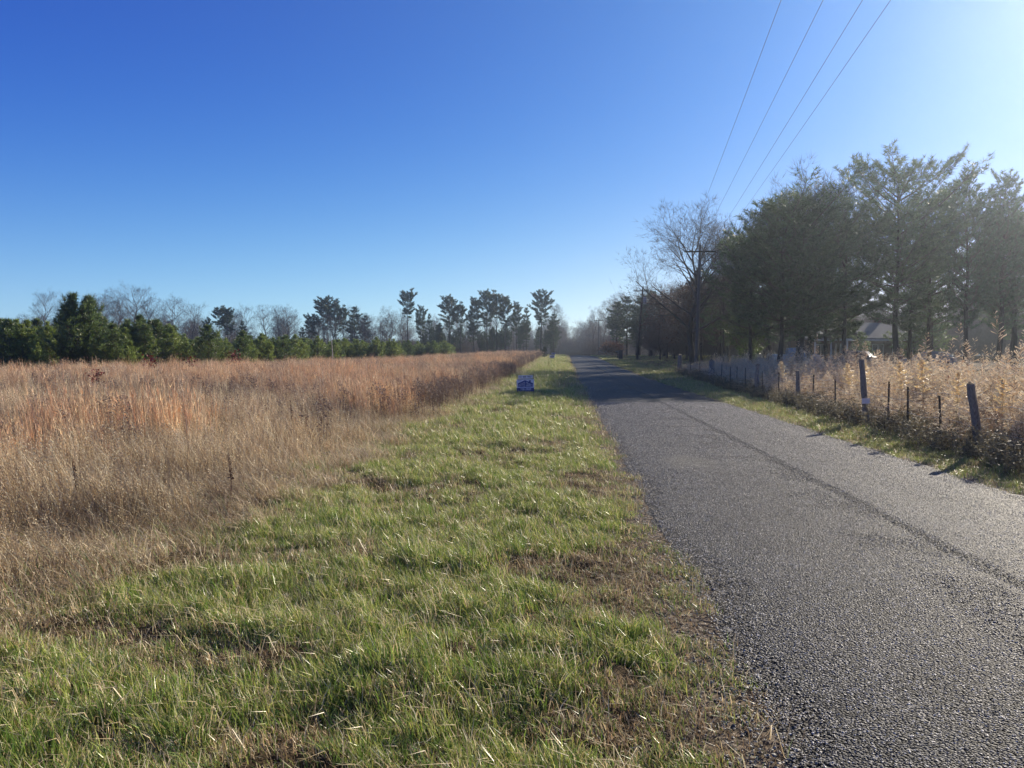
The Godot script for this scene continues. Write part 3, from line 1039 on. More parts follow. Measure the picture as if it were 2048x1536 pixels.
	for t in [
		[-61.7, 172, 7.8, 2, 1.1, "short dark pine at the left foot of the first pine clump"], [-59.0, 170, 10.2, 0, 1.0, "leaning-topped pine on the left side of the first pine clump"],
		[-56.6, 172, 14.2, 0, 1.15, "highest pine of the first clump, with a round dark head"], [-54.5, 174, 14.1, 1, 1.1, "second high pine of the first clump, standing close against the highest"],
		[-51.9, 172, 12.0, 3, 0.9, "thin pine between the two halves of the first pine clump"], [-48.6, 170, 12.4, 2, 1.25, "broad cone-shaped pine on the right side of the first clump"],
		[-46.9, 173, 10.6, 2, 1.0, "lower cone-shaped pine at the right end of the first clump"],
		[-37.4, 176, 16.0, 3, 0.9, "very tall slim pine standing first in the long pine row"], [-34.2, 176, 12.8, 1, 0.8, "middling pine right of the very tall slim pine"],
		[-31.8, 174, 11.0, 2, 0.7, "short narrow pine in a gap of the long pine row"],
		[-26.6, 172, 14.2, 0, 1.0, "round-headed pine in the middle of the long pine row"], [-24.0, 172, 12.6, 3, 0.9, "pine with a small round head beside the middle round-headed pine"],
		[-20.6, 170, 14.0, 1, 0.9, "pine with flat layered boughs in the right half of the pine row"], [-18.0, 174, 15.3, 0, 0.95, "highest pine in the right half of the long pine row"],
		[-15.5, 172, 14.6, 3, 1.0, "pine close right of the highest in the right half"], [-13.4, 170, 13.4, 0, 0.9, "dark pine sloping down from the high group of the row"],
		[-11.0, 173, 12.6, 1, 0.8, "open-topped pine two places before the last tall pine"], [-8.6, 172, 11.4, 2, 0.8, "short pine just before the last tall pine"],
		[-5.1, 170, 14.4, 0, 1.05, "last tall pine of the row, with a round head nearest to the road"], [-2.3, 168, 9.6, 2, 1.2, "wide low pine at the road end of the long row"],
		[-74.0, 150, 8.6, 1, 0.9, "dark pine at the left of the small group behind the plantation"], [-72.0, 151, 10.6, 3, 1.0, "highest dark pine of the small group behind the plantation"],
		[-69.8, 150, 10.4, 0, 0.9, "round-headed pine in the small group behind the plantation"], [-67.6, 152, 8.2, 2, 0.9, "low pine at the right of the small group behind the plantation"],
	]:
		plant(tall_pine[t[3]], t[0], t[1], t[2], g.randf() * TAU, t[4], t[5], clump)
	for i in 46:
		var x := g.randf_range(-37.0, -1.5)
		var d := g.randf_range(168.0, 190.0)
		var h := g.randf_range(5.5, 9.0)
		plant(tall_pine[2 if i % 3 else 1], x, d, h, g.randf() * TAU, g.randf_range(0.7, 1.1), "%s %s lower pine at the foot of the long row, %s" % [size_word(h, 6.6, 7.9), "cone-shaped" if i % 3 else "open-crowned", where_left(x / d)], clump)

	# ---- leafless woods behind: [x, d, height]
	var wood := "leafless trees of the woods on the horizon"
	for t in [[-117, 160, 14.6], [-112, 160, 14.0], [-107, 165, 14.2], [-105, 160, 13.4], [-101, 155, 13.8], [-98, 158, 12.6], [-93.5, 150, 13.2], [-88.5, 148, 14.6], [-85.0, 146, 13.0], [-81.5, 150, 12.4], [-77, 150, 11.2], [-74, 160, 11.0], [-69.5, 158, 11.2], [-67, 162, 11.8], [-63.0, 160, 11.6], [-60.8, 160, 11.2], [-52.6, 182, 12.6], [-45.5, 182, 10.6], [-43.5, 180, 11.6], [-41.8, 178, 12.0], [-39.8, 180, 11.6]]:
		plant(bare[g.randi() % 3], t[0], t[1], t[2], g.randf() * TAU, g.randf_range(0.9, 1.25), "%s leafless tree standing above the woods, %s" % [size_word(t[2], 11.8, 13.7), where_left(float(t[0]) / t[1])], wood)
	for i in 90:
		var d := g.randf_range(165.0, 225.0)
		var s := g.randf_range(-0.82, -0.24)
		var bk := g.randi() % 4
		var h := g.randf_range(8.5, 11.5)
		plant(bare[bk], s * d, d, h, g.randf() * TAU, g.randf_range(0.9, 1.3), "%s %s leafless tree behind the plantation, %s" % [size_word(h, 9.5, 10.6), ["brownish", "pale", "dark", "slender"][bk], where_left(s)], wood)
	for i in 60:
		var d := g.randf_range(185.0, 330.0)
		var x := g.randf_range(-0.22, 0.05) * d
		if absf(x - 3.0) < 5.0 and d < 260.0:
			x -= 8.0
		var bk := g.randi() % 4
		var h := g.randf_range(11.0, 15.0)
		plant(bare[bk], x, d, h, g.randf() * TAU, g.randf_range(0.8, 1.2), "%s %s leafless tree of the dusky woods, %s, %s" % [size_word(h, 12.3, 13.7), ["brownish", "pale", "dark", "slender"][bk], where_left(x / d), "in front" if d < 240.0 else "farther back"], wood)

	for i in 52:
		var d := g.randf_range(290.0, 380.0)
		var x := g.randf_range(-26.0, 38.0)
		if absf(x - 3.0) < 4.5 and d < 305.0:
			x += 10.0
		var bk := g.randi() % 4
		var h := g.randf_range(12.5, 16.0)
		plant(bare[bk], x, d, h, g.randf() * TAU, g.randf_range(0.9, 1.2), "%s %s leafless tree of the farthest woods, %s" % [size_word(h, 13.6, 14.8), ["brownish", "pale", "dark", "slender"][bk], where_left(x / d) if x < 12.0 else "right of the farthest poles"], wood)
	# ---- right side of the road, far to near
	var side := "trees along the right side of the road"
	for t in [[8.5, 205, 13.0, 0], [10.5, 190, 13.8, 1], [12.0, 180, 14.5, 1], [13.5, 176, 15.4, 3], [11.0, 168, 10.5, 2], [16.5, 160, 14.0, 1], [17.5, 128, 11.8, 1], [19.2, 124, 12.2, 0], [21.5, 130, 11.5, 3]]:
		plant(bare[t[3]], t[0], t[1], t[2], g.randf() * TAU, 1.0, "%s leafless tree right of the road %s, %s" % [size_word(t[2], 12.0, 14.1), "past the far pines" if t[1] > 170 else ("among the far pines" if t[1] > 140 else "before the far pines"), "near the road" if t[0] < 12.5 else "set farther back"], side)
	for t in [[10.6, 150.0, 10.8], [12.4, 146.0, 11.6], [14.6, 144.0, 11.2], [16.4, 140.0, 12.0], [18.6, 138.0, 11.0], [20.4, 136.0, 12.2]]:
		plant(tall_pine[2], t[0], t[1], t[2], g.randf() * TAU, 1.6, "%s dense dark pine in the row behind the mailboxes, %s" % [size_word(t[2], 11.1, 11.8), "left of the leaning pole" if t[0] < 13.0 else ("close behind the leaning pole" if t[0] < 17.0 else "right of the leaning pole")], side)
	plant(tall_pine[2], 11.6, 156, 11.4, 0.3, 1.2, "dark pine nearest the far end of the road on the right", side)
	plant(tall_pine[2], 13.6, 140, 8.8, 1.3, 1.5, "squat dark pine behind the orange bush", side)
	plant(tall_pine[1], 15.8, 138, 11.8, 2.3, 1.3, "dark pine behind and right of the orange bush", side)
	plant(tall_pine[2], 17.8, 134, 10.6, 3.3, 1.4, "bushy pine left of the leaning utility pole", side)
	plant(tall_pine[2], 22.0, 128, 12.6, 4.3, 1.5, "big dark pine behind the leaning utility pole", side)
	plant(tall_pine[1], 26.0, 126, 12.2, 5.3, 1.4, "dark pine between the leaning pole and the bare oak", side)
	for t in [[35.5, 79.0, 5.2, "in front of the right half of the house"], [38.5, 80.0, 4.8, "at the right corner of the house"], [30.0, 77.5, 3.4, "by the porch of the house"]]:
		plant(young[2], t[0], t[1], t[2], g.randf() * TAU, 1.5, "dark bushy evergreen " + t[3], side)
	plant(young[2], 14.2, 58.0, 6.0, 0.6, 1.1, "small dark cedar-like pine close behind the nearest utility pole", side)
	for i in 22:
		var d := g.randf_range(92.0, 118.0)
		var s := g.randf_range(0.125, 0.36)
		var h := g.randf_range(7.0, 9.5)
		plant(leafy[i % 2], s * d, d, h, g.randf() * TAU, 1.0, "%s oak with %s winter leaves %s" % [size_word(h, 7.8, 8.7), ["reddish brown", "dull brown"][i % 2], where_right(s)], side)
	for t in [[13.6, 78.0, 8.2, 0], [15.0, 82.0, 8.8, 1], [16.2, 80.0, 8.6, 0], [18.4, 84.0, 9.2, 1], [15.2, 90.0, 8.8, 0], [17.0, 93.0, 9.4, 1], [20.0, 92.0, 9.4, 0], [16.0, 98.0, 9.0, 1]]:
		plant(leafy[t[3]], t[0], t[1], t[2], g.randf() * TAU, 1.1, "%s %s brown-leaved oak close behind the bare oak, %s" % [size_word(t[2], 8.7, 9.1), ["reddish", "dull"][t[3]], "right of it" if t[0] / t[1] > 0.185 else "left of it"], side)
	for i in 34:
		var d := g.randf_range(100.0, 150.0)
		var s := g.randf_range(0.17, 0.9)
		var h := g.randf_range(8.5, 12.5)
		plant(tall_pine[2 if i % 2 else 1], s * d, d, h, g.randf() * TAU, g.randf_range(1.1, 1.5), "%s %s dark pine of the back woods, %s" % [size_word(h, 9.8, 11.2), "cone-shaped" if i % 2 else "open-crowned", where_right(s)], side)
	for i in 44:
		var d := g.randf_range(92.0, 150.0)
		var s := g.randf_range(0.13, 0.9)
		var bk := g.randi() % 4
		var h := g.randf_range(8.5, 11.5)
		plant(bare[bk], s * d, d, h, g.randf() * TAU, 1.1, "%s %s leafless tree of the back woods, %s" % [size_word(h, 9.5, 10.5), ["brownish", "pale", "dark", "slender"][bk], where_right(s)], side)

	for list in [bare, leafy, tall_pine, young]:
		for k in list:
			if not k.used:
				k.proto.queue_free()

	# ---- brushwood at the foot of the woods
	var brush := stuff("brushwood", "dense grey brown brushwood at the foot of the distant woods", "brushwood")
	var bush := bare_tree(77, {"h": 3.4, "trunk": 0.03, "leader": 0.5, "spread": 0.62, "limbs": 14, "kids": [5, 5, 4], "most": 3, "fine": 4, "tilt": 1.1, "r": 0.03, "col": Color(0.11, 0.085, 0.075)})
	var white := Color(1, 1, 1)
	var all := func(x: float, d: float) -> Array:
		return [1.0 if x < -0.1 * d - 4.0 or x > 7.0 else (0.8 if d > 255.0 else 0.0), 1.0, white]
	var behind := func(x: float, d: float) -> Array:
		return [1.0 if x > 0.115 * d else 0.0, 1.0, white]
	spread(brush, bush[1], M["twigs"], 2001, -160.0, 20.0, 186.0, 230.0, 0.11, all, 1.0, 2.0)
	spread(brush, bush[1], M["twigs"], 2002, -140.0, -55.0, 135.0, 186.0, 0.10, all, 0.8, 1.5)
	spread(brush, bush[1], M["twigs"], 2003, -60.0, 60.0, 230.0, 330.0, 0.08, all, 1.2, 2.6)
	spread(brush, bush[1], M["twigs"], 2005, 40.0, 330.0, 150.0, 270.0, 0.05, behind, 1.6, 3.2)
	spread(brush, bush[1], M["twigs"], 2006, -330.0, -120.0, 170.0, 270.0, 0.05, all, 1.6, 3.2)
	spread(brush, bush[1], M["twigs"], 2007, -40.0, 60.0, 300.0, 390.0, 0.08, all, 1.4, 3.0)
	spread(brush, bush[1], M["twigs"], 2004, 11.0, 170.0, 92.0, 160.0, 0.22, behind, 0.9, 1.9)


# ---------------------------------------------------------------- built things
func wood_post(x: float, d: float, h: float, r: float, lean: Vector2, label: String) -> Node3D:
	var g := RandomNumberGenerator.new()
	g.seed = int(d * 100)
	var b := Buf.new()
	var pts := PackedVector3Array()
	var rad := PackedFloat32Array()
	for i in 8:
		var t := (i - 0.8) / 6.2
		pts.append(Vector3(lean.x * h * t + g.randf_range(-0.008, 0.008), h * t, lean.y * h * t + g.randf_range(-0.008, 0.008)))
		rad.append(r * (1.1 - 0.18 * t) * g.randf_range(0.93, 1.07))
	b.tube(pts, rad, 9, Color(0.36, 0.33, 0.29))
	# the sawn or rotted top
	var top := pts[7]
	var ring := b.v.size()
	for k in 9:
		var a := TAU * k / 9.0
		var e := TAU * (k + 1) / 9.0
		var up := 0.10 * r / 0.09
		b.n.append(Vector3.UP); b.n.append(Vector3.UP); b.n.append(Vector3.UP)
		b.tri(top + Vector3(cos(a), 0, sin(a)) * rad[7] * 1.02, top + Vector3(cos(e), 0, sin(e)) * rad[7] * 1.02, top + Vector3(-0.3 * r, up * 0.6, 0.2 * r), Color(0.2, 0.17, 0.14))
	var o := thing("fence_post", label, "fence post", spot(x, d), 0.0, "wooden posts of the wire fence")
	part("post", b.mesh(), M["weathered wood"], o)
	return o


func steel_post(x: float, d: float, h: float, lean: float, label: String) -> void:
	var b := Buf.new()
	b.box(Vector3(0, h * 0.5 - 0.1, 0), Vector3(0.035, h + 0.2, 0.006), Color.WHITE)
	b.box(Vector3(0, h * 0.5 - 0.1, 0.0205), Vector3(0.006, h + 0.2, 0.035), Color.WHITE)
	for k in int(h / 0.09):
		b.box(Vector3(0, 0.1 + k * 0.09, -0.0055), Vector3(0.012, 0.02, 0.005), Color.WHITE)
	var o := thing("steel_fence_post", label, "fence post", spot(x, d), 0.0, "thin steel posts of the wire fence")
	var p := part("post", b.mesh(), M["rusty steel"], o)
	p.rotation.z = lean


func fence_x(d: float) -> float:
	return 6.0 + 0.045 * d


func build_fence() -> void:
	var wood := [
		[12.06, 1.14, 0.062, Vector2(-0.17, 0.02), "leaning dark wooden fence post with a ragged top, nearest to the camera"],
		[17.0, 1.48, 0.064, Vector2(-0.1, 0.0), "pale wooden fence post carrying a small white plate"],
		[22.7, 1.06, 0.066, Vector2(-0.03, 0.0), "grey wooden fence post, third along the fence from the camera"],
		[28.5, 1.08, 0.08, Vector2(0.02, 0.0), "grey wooden fence post, fourth along the fence, before the two thick ones"],
		[39.6, 1.16, 0.15, Vector2(0.0, 0.0), "thick squat wooden post next to the nearest utility pole"],
		[55.0, 1.35, 0.16, Vector2(0.04, 0.0), "thick wooden end post of the fence beside the open yard"],
		[8.6, 1.2, 0.08, Vector2(-0.05, 0.03), "wooden fence post just outside the right edge of the picture"],
	]
	for w in wood:
		wood_post(fence_x(w[0]), w[0], w[1], w[2], w[3], w[4])
	# the plate nailed to the second post
	var plate := Buf.new()
	plate.box(Vector3.ZERO, Vector3(0.17, 0.12, 0.004), Color.WHITE)
	single("post_plate", plate.mesh(), M["white paint"], "small blank white plate nailed to the pale fence post", "plate", spot(fence_x(17.0), 17.0) + Vector3(-0.062, 0.56, 0.083), Vector3(0, -0.15, 0.06))
	var names_ := ["just outside the right edge", "first one left of the leaning wooden post", "second one left of the leaning wooden post", "just right of the post with the white plate", "first one left of the post with the white plate", "just right of the third wooden post", "just left of the third wooden post", "just right of the fourth wooden post", "just left of the fourth wooden post", "second one left of the fourth wooden post", "third one left of the fourth wooden post", "just right of the thick squat post", "first one left of the thick squat post", "just right of the thick end post"]
	var row_ := [[10.3, 1.0, 0.02], [13.4, 0.86, 0.06], [14.8, 0.96, 0.02], [15.8, 0.95, -0.01], [19.2, 0.92, 0.02], [21.2, 0.98, -0.02], [25.1, 0.95, 0.0], [27.5, 0.95, 0.02], [30.7, 1.0, -0.01], [32.5, 1.0, 0.0], [34.0, 0.98, 0.01], [36.5, 1.0, -0.02], [44.0, 1.0, 0.02], [48.5, 1.0, 0.0]]
	for k in row_.size():
		steel_post(fence_x(row_[k][0]), row_[k][0], row_[k][1], row_[k][2], "thin rusty steel fence post, " + names_[k])
	var stops := [7.0, 8.6, 10.3, 12.06, 13.4, 14.8, 15.8, 17.0, 19.2, 21.2, 22.7, 25.1, 27.5, 28.5, 30.7, 32.5, 34.0, 36.5, 39.6, 44.0, 48.5, 55.0]
	for row in [[0.25, "lowest"], [0.5, "second"], [0.75, "third"], [0.95, "top"]]:
		var pts := PackedVector3Array()
		var rad := PackedFloat32Array()
		for k in stops.size():
			var d: float = stops[k]
			pts.append(spot(fence_x(d) - 0.03, d) + Vector3(0, row[0] * (0.9 + 0.1 * sin(d * 3.0)), 0))
			if k + 1 < stops.size():
				var e: float = (d + stops[k + 1]) / 2.0
				pts.append(spot(fence_x(e) - 0.03, e) + Vector3(0, row[0] * 0.95 - 0.05, 0))
		for k in pts.size():
			rad.append(0.003)
		var b := Buf.new()
		b.tube(pts, rad, 4, Color.WHITE)
		for k in 130:
			var f := (k + 0.5) / 130.0 * (pts.size() - 1)
			var p := pts[int(f)].lerp(pts[mini(int(f) + 1, pts.size() - 1)], f - int(f))
			b.tube(PackedVector3Array([p - Vector3(0.006, 0.018, 0), p + Vector3(0.006, 0.018, 0)]), PackedFloat32Array([0.0018, 0.0014]), 3, Color.WHITE)
		single("fence_wire", b.mesh(), M["wire"], "%s barbed wire strand of the roadside fence" % row[1], "fence wire", Vector3.ZERO, Vector3.ZERO, "barbed wires of the fence")


func utility_pole(x: float, d: float, h: float, tilt: float, arm: bool, tank: bool, label: String, col: Color) -> Node3D:
	var o := thing("utility_pole", label, "utility pole", spot(x, d), 0.0, "utility poles along the road")
	var b := Buf.new()
	var pts := PackedVector3Array()
	var rad := PackedFloat32Array()
	for i in 7:
		var t := i / 6.0
		pts.append(Vector3(tilt * h * t + 0.02 * sin(t * 3.0), (h + 0.3) * t - 0.3, 0))
		rad.append(lerpf(0.16, 0.10, t))
	b.tube(pts, rad, 10, col)
	part("pole", b.mesh(), M["weathered wood"], o)
	var top := pts[6]
	var cap := Buf.new()
	cap.tube(PackedVector3Array([top, top + Vector3(0, 0.02, 0)]), PackedFloat32Array([0.1, 0.001]), 10, col)
	part("pole_top", cap.mesh(), M["weathered wood"], o)
	if arm:
		var y := h - 0.55
		var c := Vector3(tilt * y, y, 0.15)
		var a := Buf.new()
		a.box(c, Vector3(2.4, 0.11, 0.09), Color(0.07, 0.06, 0.05))
		part("crossarm", a.mesh(), M["weathered wood"], o)
		for s in [-1, 1]:
			var br := Buf.new()
			br.tube(PackedVector3Array([c + Vector3(s * 0.55, -0.02, 0.0), c + Vector3(0.0, -0.6, -0.02)]), PackedFloat32Array([0.014, 0.014]), 4, Color.WHITE)
			part("brace", br.mesh(), M["rusty steel"], o)
		for s in [-1.1, 0.0, 0.55, 1.12]:
			var n := Buf.new()
			var q := c + Vector3(s, 0.055, 0) if s != 0.0 else top + Vector3(0, 0.0, 0)
			n.tube(PackedVector3Array([q, q + Vector3(0, 0.05, 0), q + Vector3(0, 0.06, 0), q + Vector3(0, 0.11, 0), q + Vector3(0, 0.14, 0)]), PackedFloat32Array([0.018, 0.018, 0.05, 0.045, 0.02]), 8, Color.WHITE)
			part("insulator", n.mesh(), M["ceramic"], o)
	if tank:
		var t := Buf.new()
		var c := Vector3(tilt * (h - 2.0) + 0.42, h - 2.3, 0.1)
		t.tube(PackedVector3Array([c, c + Vector3(0, 0.03, 0), c + Vector3(0, 0.85, 0), c + Vector3(0, 0.9, 0), c + Vector3(0, 0.95, 0)]), PackedFloat32Array([0.02, 0.26, 0.26, 0.28, 0.02]), 14, Color.WHITE)
		var tk := part("transformer", t.mesh(), M["galvanised"], o)
		for s in [-0.1, 0.1]:
			var n := Buf.new()
			n.tube(PackedVector3Array([c + Vector3(s, 0.93, 0), c + Vector3(s, 1.15, 0)]), PackedFloat32Array([0.04, 0.025]), 7, Color.WHITE)
			part("bushing", n.mesh(), M["ceramic"], tk)
	return o


func build_power_line() -> void:
	var grey := Color(0.2, 0.19, 0.175)
	var brown := Color(0.075, 0.06, 0.05)
	# x, d, height, tilt
	var poles := [[10.2, 58.0, 9.75, 0.022], [9.8, 100.0, 9.7, 0.075], [8.75, 186.0, 9.7, 0.0], [9.1, 262.0, 9.7, 0.0], [9.0, 366.0, 9.7, 0.0]]
	utility_pole(10.2, 58.0, 9.75, 0.022, true, false, "pale wooden utility pole with crossarm, nearest one, beside the thick post", grey)
	utility_pole(9.8, 100.0, 9.7, 0.075, true, true, "dark leaning utility pole with crossarm and grey transformer", brown)
	utility_pole(8.75, 186.0, 9.7, 0.0, true, false, "pale utility pole rising behind the orange bush", grey)
	utility_pole(9.1, 262.0, 9.7, 0.0, true, false, "distant utility pole left of the orange bush, against the dusky woods", grey)
	utility_pole(9.0, 366.0, 9.7, 0.0, true, false, "farthest small utility pole near the end of the road", grey)
	var spots := [-1.1, 0.0, 0.55, 1.12]
	for k in 4:
		var ends := [Vector3(-1.2 + spots[k], 9.35 + (0.55 if k == 1 else 0.0), 42.0)]
		for p in poles:
			var y: float = p[2] + 0.12 if k == 1 else p[2] - 0.55 + 0.19
			ends.append(Vector3(p[0] + spots[k] + p[3] * y, ground(p[0], p[1]) + y, -p[1] + (0.0 if k == 1 else 0.15)))
		var pts := PackedVector3Array()
		var rad := PackedFloat32Array()
		for e in ends.size() - 1:
			var a: Vector3 = ends[e]
			var c: Vector3 = ends[e + 1]
			var sag := 0.00006 * a.distance_squared_to(c)
			for i in 14:
				var t := i / 14.0
				pts.append(a.lerp(c, t) - Vector3(0, 4.0 * sag * t * (1.0 - t), 0))
				rad.append(0.0055)
		pts.append(ends[-1])
		rad.append(0.0055)
		var b := Buf.new()
		b.tube(pts, rad, 5, Color.WHITE)
		single("power_line", b.mesh(), M["black cable"], "%s overhead power line strung along the right of the road" % ["leftmost", "second from left", "third from left", "rightmost"][k], "power line", Vector3.ZERO, Vector3.ZERO, "overhead power lines")


func text(called: String, words: String, size: float, material: Material, parent: Node, at: Vector3, stretch := Vector2.ONE, bold := true) -> void:
	var f := SystemFont.new()
	f.font_names = PackedStringArray(["Droid Sans"])
	f.font_weight = 700 if bold else 400
	var t := TextMesh.new()
	t.text = words
	t.font = f
	t.font_size = 64
	t.pixel_size = size / 64.0
	t.depth = 0.002
	var o := part(called, t, material, parent, at)
	o.scale = Vector3(stretch.x, stretch.y, 1.0)


func yard_sign(x: float, d: float, turn: float, label: String, rider: bool) -> Node3D:
	var o := thing("yard_sign", label, "sign", spot(x, d), turn, "estate agent signs on the verge")
	o.rotation.z = 0.025 if rider else -0.02
	var steel: Material = M["dark print"]
	for s in [-1, 1]:
		var b := Buf.new()
		b.box(Vector3(s * 0.31, 0.28 + (0.06 if rider else 0.0), -0.012), Vector3(0.022, 0.9 if rider else 0.76, 0.012), Color.WHITE)
		part("leg", b.mesh(), steel, o)
	for y in [0.135, 0.605]:
		var b := Buf.new()
		b.box(Vector3(0, y, -0.012), Vector3(0.66, 0.018, 0.01), Color.WHITE)
		part("rail", b.mesh(), steel, o)
	var p := Buf.new()
	p.box(Vector3(0, 0.37, 0), Vector3(0.66, 0.45, 0.008), Color.WHITE)
	var board := part("board", p.mesh(), M["white board"], o)
	var band := Buf.new()
	band.box(Vector3(0, 0.21, 0.0052), Vector3(0.655, 0.125, 0.002), Color.WHITE)
	part("phone_band", band.mesh(), M["blue print"], board)
	# the house emblem with its chimney
	var e := Buf.new()
	var z := 0.0062
	var c := Color.WHITE
	e.tri(Vector3(-0.29, 0.44, z), Vector3(-0.29, 0.31, z), Vector3(0.29, 0.31, z), c)
	e.tri(Vector3(-0.29, 0.44, z), Vector3(0.29, 0.31, z), Vector3(0.29, 0.44, z), c)
	e.tri(Vector3(-0.31, 0.435, z), Vector3(0.31, 0.435, z), Vector3(-0.01, 0.565, z), c)
	e.quad(Vector3(0.145, 0.47, z), Vector3(0.205, 0.45, z), Vector3(0.205, 0.535, z), Vector3(0.145, 0.535, z), c)
	e.quad(Vector3(0.13, 0.535, z), Vector3(0.22, 0.535, z), Vector3(0.22, 0.555, z), Vector3(0.13, 0.555, z), c)
	part("house_emblem", e.mesh(), M["blue print"], board)
	var left := "COFFEE"
	var right := "COUNTY"
	for k in 6:
		var lx := -0.262 + 0.045 * k
		var tall := 0.075 + 0.021 * k
		text("letter", left[k], 0.085, M["white board"], board, Vector3(lx, 0.32 + tall * 0.5, 0.0085), Vector2(0.62, tall / 0.064))
		var rx := 0.035 + 0.045 * k
		tall = 0.18 - 0.021 * k
		text("letter", right[k], 0.085, M["white board"], board, Vector3(rx, 0.32 + tall * 0.5, 0.0085), Vector2(0.62, tall / 0.064))
	text("phone_number", "728-2800", 0.1, M["white board"], board, Vector3(0.01, 0.218, 0.0075), Vector2(1.0, 1.0))
	text("small_print", "FOR SALE", 0.035, M["blue print"], board, Vector3(-0.21, 0.555, 0.0055))
	text("small_print", "REALTY & AUCTION", 0.036, M["pale print"], board, Vector3(0.0, 0.288, 0.0055), Vector2(1.15, 1.0))
	if rider:
		var r := Buf.new()
		r.box(Vector3(0.005, 0.685, 0), Vector3(0.56, 0.125, 0.006), Color.WHITE)
		var rd := part("rider_board", r.mesh(), M["white board"], o)
		text("rider_number", "606-7663", 0.085, M["dark print"], rd, Vector3(0.075, 0.692, 0.0045), Vector2(0.95, 1.1))
		text("rider_text", "OWNER", 0.04, M["dark print"], rd, Vector3(-0.2, 0.712, 0.0045))
		text("rider_text", "AGENT", 0.04, M["dark print"], rd, Vector3(-0.2, 0.665, 0.0045))
	return o


